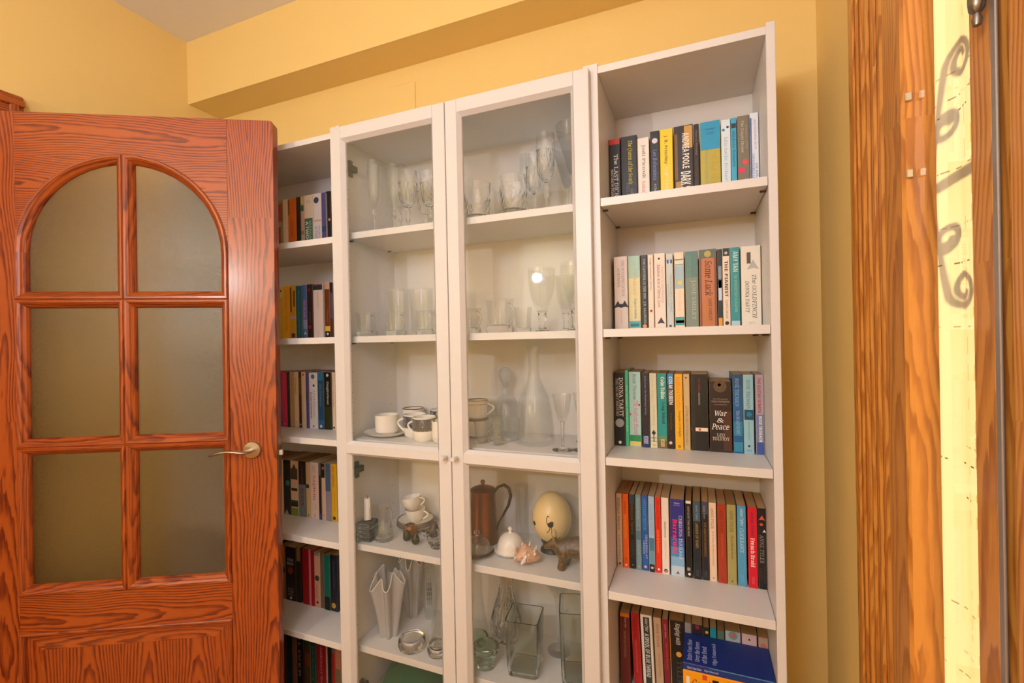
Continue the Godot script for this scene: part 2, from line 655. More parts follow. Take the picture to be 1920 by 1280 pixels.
func bookcases():
	var o := thing("bookcase", "white open bookcase half hidden behind the pine door", "bookcase", Vector3(-0.8, 0, 0))
	carcass(o, 0.799, 2.004, [0.085, 0.4046, 0.7212, 1.0443, 1.3672, 1.681], -0.0015)
	o = thing("bookcase", "tall white open bookcase of paperbacks beside the window wall", "bookcase", Vector3(0.8, 0, 0))
	carcass(o, 0.4, 2.0135, [0.085, 0.40, 0.7248, 1.0543, 1.369, 1.690], -0.0015)
	o = thing("display_cabinet", "white display cabinet with two glazed doors full of glassware", "cabinet", Vector3.ZERO)
	carcass(o, 0.8, 2.0, [0.085, Y5, Y4, Y3, Y2, Y1], -0.02)
	for k in [[0.0012, 0.3984, 0.3835], [0.4008, 0.7995, 0.4165]]:
		var d := Node3D.new()
		d.name = "door"
		o.add_child(d, true)
		var x0: float = k[0]
		var x1: float = k[1]
		var f := 0.036
		boxpart("stile", Vector3(x0, 0.095, 0.001), Vector3(x0 + f, 2.004, 0.020), 0.0015, M.white_door, d)
		boxpart("stile", Vector3(x1 - f - 0.003, 0.095, 0.001), Vector3(x1, 2.004, 0.020), 0.0015, M.white_door, d)
		for y in [[0.095, 0.131], [1.0142, 1.0393], [1.968, 2.004]]:
			boxpart("rail", Vector3(x0 + f, y[0], 0.0012), Vector3(x1 - f - 0.003, y[1], 0.0198), 0.0004, M.white_door, d)
		for y in [[0.131, 1.0142], [1.0393, 1.968]]:
			var path := [Vector2(x0 + f, y[0]), Vector2(x1 - f - 0.003, y[0]), Vector2(x1 - f - 0.003, y[1]), Vector2(x0 + f, y[1])]
			var s := Sh.new()
			s.mould(path, [Vector2(0, 0.0198), Vector2(0.009, 0.0075), Vector2(0.0095, 0.0055), Vector2(0.0095, 0.0)], 0, 4)
			part("bevel", s, M.white_door, d)
			s = Sh.new()
			s.box(Vector3(x0 + f + 0.008, y[0] + 0.008, 0.0035), Vector3(x1 - f - 0.011, y[1] - 0.008, 0.0036))
			var g := Sh.new()
			g.q(Vector3(x0 + f + 0.008, y[0] + 0.008, 0.004), Vector3(x1 - f - 0.011, y[0] + 0.008, 0.004), Vector3(x1 - f - 0.011, y[1] - 0.008, 0.004), Vector3(x0 + f + 0.008, y[1] - 0.008, 0.004))
			part("pane", g, M.pane, d)
		var kn := Sh.new()
		kn.lathe([Vector2(0, 0), Vector2(0.0048, 0), Vector2(0.0048, 0.004), Vector2(0.0062, 0.008), Vector2(0.0066, 0.022), Vector2(0.0058, 0.0245), Vector2(0.0, 0.0248)], 20)
		var ko := part("knob", kn, M.white_door, d)
		ko.position = Vector3(k[2], 1.0285, 0.0198)
		ko.rotation.x = PI / 2
	for y in [1.9, 0.945, 0.25]:
		for x in [0.0181, 0.7819]:
			var sg := 1.0 if x < 0.4 else -1.0
			var s := Sh.new()
			s.box(Vector3(minf(x, x + sg * 0.006), y - 0.026, -0.052), Vector3(maxf(x, x + sg * 0.006), y + 0.026, -0.036), 0.001)
			s.box(Vector3(minf(x, x + sg * 0.014), y - 0.009, -0.066), Vector3(maxf(x, x + sg * 0.014), y + 0.011, -0.006), 0.002)
			s.box(Vector3(minf(x, x + sg * 0.020), y - 0.014, -0.014), Vector3(maxf(x, x + sg * 0.020), y + 0.016, 0.002), 0.002)
			part("hinge", s, M.bronze, o)

# ---------------------------------------------------------------- the open pine door: x runs left from the free edge, y down from the top
func pine_door():
	var o := thing("door_1", "open pine door with six frosted panes under an arch, at the left", "door", Vector3(-0.16593, 2.035, 0.0815), 0, "", "structure")
	o.rotation = Vector3(deg_to_rad(-0.242), deg_to_rad(28.145), deg_to_rad(-0.413))
	var W := -0.825
	var B := -2.022
	var T := -0.036
	var xa := -0.1346
	var xb := -0.7154
	var xm := -0.425
	var s := Sh.new()
	s.off = Vector2(0.075, 0.3)
	var corner := [Vector2(xa, B), Vector2(0, B)]
	for k in 7:
		var a := k / 6.0 * PI / 2
		corner.append(Vector2(-0.011 + 0.011 * cos(a), -0.011 + 0.011 * sin(a)))
	corner.append(Vector2(xa, 0))
	s.prism(corner, T, 0, 0.0012)
	part("stile", s, M.pine, o)
	s = Sh.new()
	s.off = Vector2(0.83, 0.9)
	s.prism([Vector2(W, B), Vector2(xb, B), Vector2(xb, 0), Vector2(W, 0)], T, 0, 0.0012)
	part("stile", s, M.pine, o)
	var yc := -0.408
	var r := 0.2904
	var arc := []
	for k in 25:
		var a := PI * k / 24.0
		arc.append(Vector2(xm + r * cos(a), yc + r * sin(a)))
	var top := [Vector2(xa, 0), Vector2(xb, 0), Vector2(xb, yc - 0.002)]
	for k in range(24, -1, -1):
		top.append(arc[k])
	top.append(Vector2(xa, yc - 0.002))
	top.reverse()
	s = Sh.new()
	s.grain = 0
	s.off = Vector2(0.13, 0.85)
	s.prism(top, T + 0.0004, -0.0006, 0.0)
	part("rail", s, M.pine, o)
	for y in [[-1.5165, -1.406, 0.05, 1.2], [B, -1.86, 0.2, 0.2]]:
		s = Sh.new()
		s.grain = 0
		s.off = Vector2(y[2], y[3])
		s.box(Vector3(xb, y[0], T + 0.0004), Vector3(xa, y[1], -0.0006), 0.0)
		part("rail", s, M.pine, o)
	var prof := [Vector2(0, -0.030), Vector2(0, 0.003), Vector2(0.0028, 0.0068), Vector2(0.008, 0.0066), Vector2(0.0135, 0.003), Vector2(0.016, -0.001), Vector2(0.0215, -0.006), Vector2(0.0245, -0.012), Vector2(0.0250, -0.0165)]
	var ys := [-0.547, -0.977, -1.406]
	for c in 2:
		var x0 := xb if c == 0 else xm
		var x1 := xm if c == 0 else xa
		for k in 3:
			var path := []
			if k == 0:
				path = [Vector2(x0, ys[0]), Vector2(x1, ys[0])]
				if c == 1:
					for j in 13:
						path.append(arc[j])
				else:
					for j in range(12, 25):
						path.append(arc[j])
			else:
				path = [Vector2(x0, ys[k]), Vector2(x1, ys[k]), Vector2(x1, ys[k - 1]), Vector2(x0, ys[k - 1])]
			var n := path.size()
			if k == 0:
				# straight beads, then the bent one along the arch
				var stretch := [[0, 1], [1, 2], [2, 14], [14, 15]] if c == 1 else [[0, 1], [1, 2], [2, 14], [14, 15]]
				for e in stretch:
					s = Sh.new()
					s.off = Vector2(0.02 + 0.03 * c + 0.012 * e[0], 0.1 * e[0] + 0.3 * k)
					s.mould(path, prof, e[0], e[1], e[1] - e[0] > 1)
					part("arch_bead" if e[1] - e[0] > 1 else "glazing_bead", s, M.pine, o)
			else:
				for e in 4:
					s = Sh.new()
					s.off = Vector2(0.02 + 0.05 * e + 0.02 * c, 0.37 * e + 0.5 * k)
					s.mould(path, prof, e, e + 1)
					part("glazing_bead", s, M.pine, o)
			var inner := Sh.inset(PackedVector2Array(path), 0.0235)
			s = Sh.new()
			s.prism(Array(inner), -0.0200, -0.0160)
			part("pane", s, M.frosted, o)
	# raised lower panel
	var pp := [Vector2(xb, -1.86), Vector2(xa, -1.86), Vector2(xa, -1.5165), Vector2(xb, -1.5165)]
	for e in 4:
		s = Sh.new()
		s.off = Vector2(0.03 * e, 0.2 * e)
		s.mould(pp, [Vector2(0, -0.02), Vector2(0, 0.003), Vector2(0.003, 0.0055), Vector2(0.008, 0.004), Vector2(0.011, -0.002), Vector2(0.012, -0.010)], e, e + 1)
		part("panel_bead", s, M.pine, o)
	s = Sh.new()
	s.off = Vector2(0.0, 0.4)
	s.mould(pp, [Vector2(0.010, -0.010), Vector2(0.030, -0.010), Vector2(0.052, -0.006), Vector2(0.0525, -0.0045)], 0, 4)
	s.q(Vector3(xb + 0.0525, -1.8075, -0.0045), Vector3(xa - 0.0525, -1.8075, -0.0045), Vector3(xa - 0.0525, -1.569, -0.0045), Vector3(xb + 0.0525, -1.569, -0.0045))
	s.box(Vector3(xb, -1.86, -0.026), Vector3(xa, -1.5165, -0.012))
	part("panel", s, M.pine, o)
	# lever handle on its round rose, latch in the edge
	var h := Node3D.new()
	h.name = "handle"
	o.add_child(h)
	h.position = Vector3(-0.0700, -1.0068, 0)
	s = Sh.new()
	s.lathe([Vector2(0, 0), Vector2(0.0262, 0), Vector2(0.0262, 0.005), Vector2(0.024, 0.0085), Vector2(0.012, 0.0095), Vector2(0, 0.0095)], 32)
	part("rose", s, M.brushed, h).rotation.x = PI / 2
	s = Sh.new()
	s.tube([Vector3(0, 0, 0.008), Vector3(0, 0, 0.036), Vector3(-0.003, 0.0005, 0.044), Vector3(-0.012, 0.001, 0.048), Vector3(-0.03, 0.004, 0.048), Vector3(-0.05, 0.0055, 0.047), Vector3(-0.075, 0.003, 0.045), Vector3(-0.098, -0.0035, 0.043), Vector3(-0.104, -0.006, 0.0425)], [0.0095, 0.0095, 0.0105, 0.0105, 0.0088, 0.0078, 0.0078, 0.0075, 0.004], 14, true, 0.55)
	part("lever", s, M.brushed, h)
	boxpart("latch_plate", Vector3(-0.0012, -1.0918, -0.027), Vector3(0.0012, -0.9643, -0.008), 0.0004, M.steel, o)
	boxpart("latch_bolt", Vector3(0.001, -1.0290, -0.022), Vector3(0.0115, -1.0140, -0.012), 0.001, mat("d8cdb8", 0.4, 0.3), o)

# ---------------------------------------------------------------- window, curtain, iron grille
func window():
	var o := thing("window_1", "varnished pine window at the right edge with a sunlit pane", "window", Vector3.ZERO, 0, "", "structure")
	var lo := 0.63
	var hi := 2.35
	var P: Material = M.pine_light
	var bars := [["casing", 0.0300, 0.112, 1.3205, 1.352, 0.06], ["frame_post", 0.112, 0.190, 1.324, 1.40, 0.02], ["sash_stile", 0.2140, 0.2890, 1.3185, 1.362, 0.11], ["sash_stile", 0.4685, 0.514, 1.3185, 1.362, 0.17], ["sash_stile", 0.537, 0.61, 1.3185, 1.358, 0.21], ["sash_stile", 0.83, 0.90, 1.3185, 1.362, 0.05], ["frame_post", 0.905, 0.99, 1.324, 1.40, 0.09], ["casing", 0.99, 1.06, 1.3205, 1.352, 0.13]]
	for b in bars:
		var s := Sh.new()
		s.off = Vector2(b[5], b[5] * 4.0)
		s.box(Vector3(b[3], lo, b[1]), Vector3(b[4], hi, b[2]), 0.004)
		part(b[0], s, P, o)
	for z in [0.066, 0.090]:
		boxpart("casing_bead", Vector3(1.3165, lo, z), Vector3(1.322, hi, z + 0.010), 0.003, P, o, 1, Vector2(z * 3.0, 0))
	for z in [0.128, 0.160]:
		boxpart("frame_bead", Vector3(1.3195, lo, z), Vector3(1.326, hi, z + 0.014), 0.004, P, o, 1, Vector2(z * 2.0, 0.3))
	boxpart("gap_strip", Vector3(1.330, lo, 0.1902), Vector3(1.36, hi, 0.2138), 0.001, mat("8a7860", 0.4), o)
	boxpart("gap_strip", Vector3(1.340, lo, 0.5142), Vector3(1.36, hi, 0.5368), 0.001, mat("2a221a", 0.5), o)  # dark strip standing in for the shaded gap between the sashes
	boxpart("cover_strip", Vector3(1.3165, lo, 0.5145), Vector3(1.3195, hi, 0.5240), 0.001, mat("a39a94", 0.35, 0.6), o)
	for y in [[lo - 0.01, lo + 0.09], [hi - 0.09, hi + 0.01]]:
		for z in [[0.2890, 0.4685], [0.61, 0.83]]:
			boxpart("sash_rail", Vector3(1.318, y[0], z[0]), Vector3(1.360, y[1], z[1]), 0.003, P, o, 1)
	var g := Sh.new()
	for z in [[0.2890, 0.4685], [0.61, 0.83]]:
		g = Sh.new()
		g.q(Vector3(1.3335, lo + 0.09, z[1]), Vector3(1.3335, lo + 0.09, z[0]), Vector3(1.3335, hi - 0.09, z[0]), Vector3(1.3335, hi - 0.09, z[1]))
		part("pane", g, sheet(Color("dfe8e0"), 0.02), o)
	for y in [1.735, 0.9, 2.2]:
		var hg := Sh.new()
		hg.lathe([Vector2(0, -0.075), Vector2(0.0035, -0.073), Vector2(0.0045, -0.067), Vector2(0.003, -0.061), Vector2(0.0065, -0.057), Vector2(0.0072, -0.050), Vector2(0.0075, 0.05), Vector2(0.0072, 0.055), Vector2(0.003, 0.061), Vector2(0.0045, 0.067), Vector2(0, 0.075)], 16)
		var ho := part("hinge", hg, M.steel, o)
		ho.position = Vector3(1.308, y, 0.5120)
	for y in [1.690, 1.578]:
		boxpart("curtain_hook", Vector3(1.322, y - 0.006, 0.2892), Vector3(1.330, y + 0.006, 0.2935), 0.001, mat("cfc6b4", 0.3, 0.7), o)
	# curtain hanging behind the panes
	var m := StandardMaterial3D.new()
	m.albedo_texture = voile()
	m.roughness = 0.9
	m.backlight_enabled = true
	m.backlight = Color(1, 0.97, 0.88)
	m.uv1_scale = Vector3(2.0, 1.0, 1.0)
	m.cull_mode = BaseMaterial3D.CULL_DISABLED
	var c := Sh.new()
	c.smooth()
	var nz := 150
	for i in nz:
		var q0 := []
		for k in 2:
			var z := lerpf(0.165, 0.895, float(i + k) / nz)
			var x := 1.356 + 0.0055 * sin(z * 74.0) + 0.003 * sin(z * 131.0 + 1.0)
			q0.append(Vector2(x, z))
		for j in 8:
			var ya := lerpf(0.66, 2.33, j / 8.0)
			var yb := lerpf(0.66, 2.33, (j + 1) / 8.0)
			var a := Vector3(q0[1].x, ya, q0[1].y)
			var b := Vector3(q0[0].x, ya, q0[0].y)
			var d := Vector3(q0[0].x, yb, q0[0].y)
			var e := Vector3(q0[1].x, yb, q0[1].y)
			c.t(a, b, d)
			c.t(a, d, e)
	solo("curtain", c, m, "cream voile curtain glowing with sun behind the window pane", "curtain")
	# wrought iron grille outside: its scrolls and bars shade the curtain
	var gr := thing("window_grille", "wrought iron grille of scrolls whose shadow falls on the curtain", "grille", Vector3(1.47, 0, 0))
	var iron := mat("1c1a18", 0.5, 0.4)
	for y in [0.75, BAR_Y, 2.25]:
		var s := Sh.new()
		s.box(Vector3(-0.007, y - 0.004, 0.04), Vector3(0.007, y + 0.004, 1.015), 0.001)
		part("bar", s, iron, gr)
	for z in [0.275, 0.515, 0.755]:
		var s := Sh.new()
		s.box(Vector3(-0.006, 0.625, z - 0.006), Vector3(0.006, 2.355, z + 0.006), 0.001)
		part("bar", s, iron, gr)
	for zc in [0.275, 0.515, 0.755]:
		for k in [[1.0, 1.0], [-1.0, 1.0], [1.0, -1.0], [-1.0, -1.0]]:
			for e in [[0.062, 0.150, 0.026], [0.036, 0.075, 0.019]]:
				var pts := []
				for i in 40:
					var th := i / 39.0 * TAU * 1.45
					var rr: float = e[2] * (1.0 - 0.62 * i / 39.0)
					pts.append(Vector3(0, BAR_Y + k[1] * (e[1] - e[2] * 0.0 + rr * sin(th)), zc + k[0] * (e[0] - rr * cos(th) * 1.0)))
				pts.insert(0, Vector3(0, BAR_Y + k[1] * 0.008, zc + k[0] * 0.012))
				var s := Sh.new()
				s.tube(pts, 0.0048, 6)
				part("scroll", s, iron, gr)

# ---------------------------------------------------------------- books
const PLACE := {
	"right1": ["top shelf of right bookcase", -0.135], "right2": ["second shelf of right bookcase", -0.135], "right3": ["third shelf of right bookcase", -0.135],
	"right4": ["fourth shelf of right bookcase", -0.135], "right5": ["lowest row of right bookcase", -0.135], "left1": ["top shelf of left bookcase", -0.135],
	"left2": ["second shelf of left bookcase", -0.135], "left3": ["third shelf of left bookcase", -0.135], "left4": ["fourth shelf of left bookcase", -0.135],
	"left5": ["fifth shelf of left bookcase", -0.135], "left6": ["lowest row of left bookcase", -0.135],
}

func book(w: float, h: float, d: float, col: String, label: String, group: String, prints: Array) -> Node3D:
	var o := thing("book", label, "book", Vector3.ZERO, 0, group)
	var cm := mat(col, 0.42)
	var r := minf(0.0022, w * 0.22)
	var outer := [Vector2(-w / 2, -d)]
	for k in 4:
		var a := k / 3.0 * PI / 2
		outer.append(Vector2(-w / 2 + r - r * cos(a), -r + r * sin(a)))
	for k in 4:
		var a := k / 3.0 * PI / 2
		outer.append(Vector2(w / 2 - r + r * sin(a), -r + r * cos(a)))
	outer.append(Vector2(w / 2, -d))
	var t := 0.0006
	var s := Sh.new()
	var n := outer.size()
	var inner := []
	for p in outer:
		inner.append(Vector2(clampf(p.x, -w / 2 + t, w / 2 - t), minf(p.y, -t) if p.y > -d + 0.001 else p.y))
	for i in n - 1:
		var a: Vector2 = outer[i]
		var b: Vector2 = outer[i + 1]
		var c: Vector2 = inner[i]
		var e: Vector2 = inner[i + 1]
		s.qo(Vector3(a.x, 0, a.y), Vector3(b.x, 0, b.y), Vector3(b.x, h, b.y), Vector3(a.x, h, a.y), Vector3(signf(a.x + b.x) * 0.3 * absf(a.y - b.y), 0, absf(a.x - b.x)))
		s.qo(Vector3(a.x, h, a.y), Vector3(b.x, h, b.y), Vector3(e.x, h, e.y), Vector3(c.x, h, c.y), Vector3.UP)
		s.qo(Vector3(a.x, 0, a.y), Vector3(b.x, 0, b.y), Vector3(e.x, 0, e.y), Vector3(c.x, 0, c.y), Vector3.DOWN)
		s.qo(Vector3(c.x, 0, c.y), Vector3(e.x, 0, e.y), Vector3(e.x, h, e.y), Vector3(c.x, h, c.y), Vector3(-signf(a.x + b.x) * 0.3 * absf(a.y - b.y), 0, -absf(a.x - b.x)))
	part("cover", s, cm, o)
	var tone: String = ["c9a878", "b98f5c", "c8a070", "a87e4c"][rng.randi() % 4]
	boxpart("pages", Vector3(-w / 2 + t, 0.0006, -d + 0.001), Vector3(w / 2 - t, h - 0.0006, -t), 0.0, mat(tone, 0.9), o)
	for p in prints:
		var kind: String = p[0]
		if kind == "t":
			var l: float = (p[4] - p[3]) * h
			write("lettering", p[1], p[2], Vector3((p[5] - 0.5) * w, h - (p[3] + p[4]) / 2.0 * h, 0.0006), Vector3.DOWN, Vector3.RIGHT, l, p[6] * w, mat(p[7], 0.6), o)
		elif kind == "h":
			write("lettering", p[1], p[2], Vector3(0, h - p[3] * h, 0.0006), Vector3.RIGHT, Vector3.UP, p[4] * w, p[5] * h, mat(p[6], 0.6), o)
		elif kind == "b":
			var y0: float = h * (1.0 - p[3])
			var y1: float = h * (1.0 - p[2])
			boxpart("printed_band", Vector3(-w / 2 + r * 0.6, y0, -0.0002), Vector3(w / 2 - r * 0.6, y1, 0.00025), 0.0, mat(p[4], 0.42), o)
		elif kind == "r":
			boxpart("printed_patch", Vector3((maxf(p[2], 0.04) - 0.5) * w, h * (1.0 - p[5]), -0.0002), Vector3((minf(p[3], 0.96) - 0.5) * w, h * (1.0 - p[4]), 0.0003), 0.0, mat(p[6], 0.42), o)
		elif kind == "d" or kind == "p":
			var sh := Sh.new()
			var poly := []
			if kind == "d":
				for k in 14:
					poly.append(Vector2(cos(TAU * k / 14), sin(TAU * k / 14)))
			else:
				poly = [Vector2(-1, -0.8), Vector2(0.1, -0.55), Vector2(1, -0.8), Vector2(0.45, 0.2), Vector2(0.05, 1.0), Vector2(-0.4, 0.25)]
			var q := []
			for v in poly:
				q.append(Vector2((p[2] - 0.5) * w + v.x * p[4] * w, h * (1.0 - p[3]) + v.y * p[4] * w))
			sh.prism(q, -0.0001, 0.0004)
			part("emblem", sh, mat(p[5], 0.5), o)
	return o

func books():
	for row in BOOKS:
		var key: String = row[0]
		var where: String = PLACE[key][0]
		for i in row[2].size():
			var b: Array = row[2][i]
			var x0: float = maxf(b[0], 0.8186) if key.begins_with("right") else b[0]
			var x1: float = minf(b[1], 1.1814) if key.begins_with("right") else b[1]
			var o := book(x1 - x0, b[2], 0.1285, b[3], b[4] + ", " + where, "paperbacks on the " + where, b[5])
			o.position = Vector3((x0 + x1) / 2, row[1] + 0.0004, -0.135 + rng.randf_range(-0.0015, 0.0015))
			if key == "right5" and i > 0 and i < 8:
				o.rotation.z = [0.0, 0.034, 0.034, 0.030, 0.025, 0.018, 0.010, 0.005][i]
				var drop: float = sin(o.rotation.z) * b[2]
				o.position.x += drop
				o.position.y += sin(o.rotation.z) * (x1 - x0) / 2 
	# further along the left bookcase, seen only as a blur through the frosted panes
	var shade := ["3a4658", "8a3a34", "c8bca8", "22242a", "5a6a5c"]
	var k := 0
	for y in [0.085, 0.4046, 0.7212, 1.0443, 1.3672, 1.681]:
		var x := -0.445
		var which: String = ["lowest row", "fifth shelf", "fourth shelf", "third shelf", "second shelf", "top shelf"][[0.085, 0.4046, 0.7212, 1.0443, 1.3672, 1.681].find(y)]
		for i in 5:
			var w := 0.022 + 0.004 * ((i * 3 + k) % 4)
			var o := book(w, 0.197, 0.128, shade[(i * 2 + k) % 5], "book seen only as a blur through the frosted door panes, " + which, "books blurred behind the frosted panes, " + which, [])
			o.position = Vector3(x - w / 2, y + 0.0004, -0.135)
			x -= w + 0.001
			k += 1
	# books lying flat in front of the lowest row, the blue one on top
	var lying := [
		[0.400, 0.058, "6a5c50", "thick brown book at the bottom of the lying stack", []],
		[0.458, 0.060, "8a8478", "thick grey book low in the lying stack", []],
		[0.518, 0.0478, "f0a010", "orange yellow book with white tag, lying under the blue book", [["r", "", 0.0, 0.72, 0.035, 0.075, "#e8e0d4"], ["r", "", 0.18, 0.8, 0.33, 0.40, "#1a1614"], ["t", "Good", "i", 0.10, 0.30, 0.42, 0.5, "#7a3c10"], ["r", "", 0.7, 0.95, 0.22, 0.27, "#d84a20"]]],
		[0.5658, 0.0172, "14307e", "dark blue book lying flat on top of the orange one", [["t", "Drive Your Plow", "b", 0.05, 0.21, 0.45, 0.34, "#c0c8e8"], ["t", "Olga Tokarczuk", "b", 0.24, 0.40, 0.45, 0.34, "#c0c8e8"], ["r", "", 0.88, 0.96, 0.30, 0.97, "#2a9ab0"], ["d", "", 0.45, 0.93, 0.3, "#c0c8e8"]]],
	]
	for e in lying:
		var o := book(e[1] - 0.0004, 0.192, 0.118, e[2], e[3], "books lying in a stack on the right bookcase", e[4])
		o.rotation.z = PI / 2
		o.position = Vector3(1.1805, e[0] + 0.0004 + e[1] / 2, -0.0135)
		if e[2] == "14307e":
			var c := mat("b4bde6", 0.5)
			var yy: float = e[1] / 2 + 0.0001
			var lines := [["Drive Your Plow", 0.178, 0.080], ["Over the Bones", 0.161, 0.076], ["of the Dead", 0.145, 0.062], ["Olga Tokarczuk", 0.122, 0.082]]
			for l in lines:
				write("lettering", l[0], "b", Vector3(yy, l[1], -0.012 - l[2] / 2), Vector3.FORWARD, Vector3.UP, l[2], 0.011, c, o)


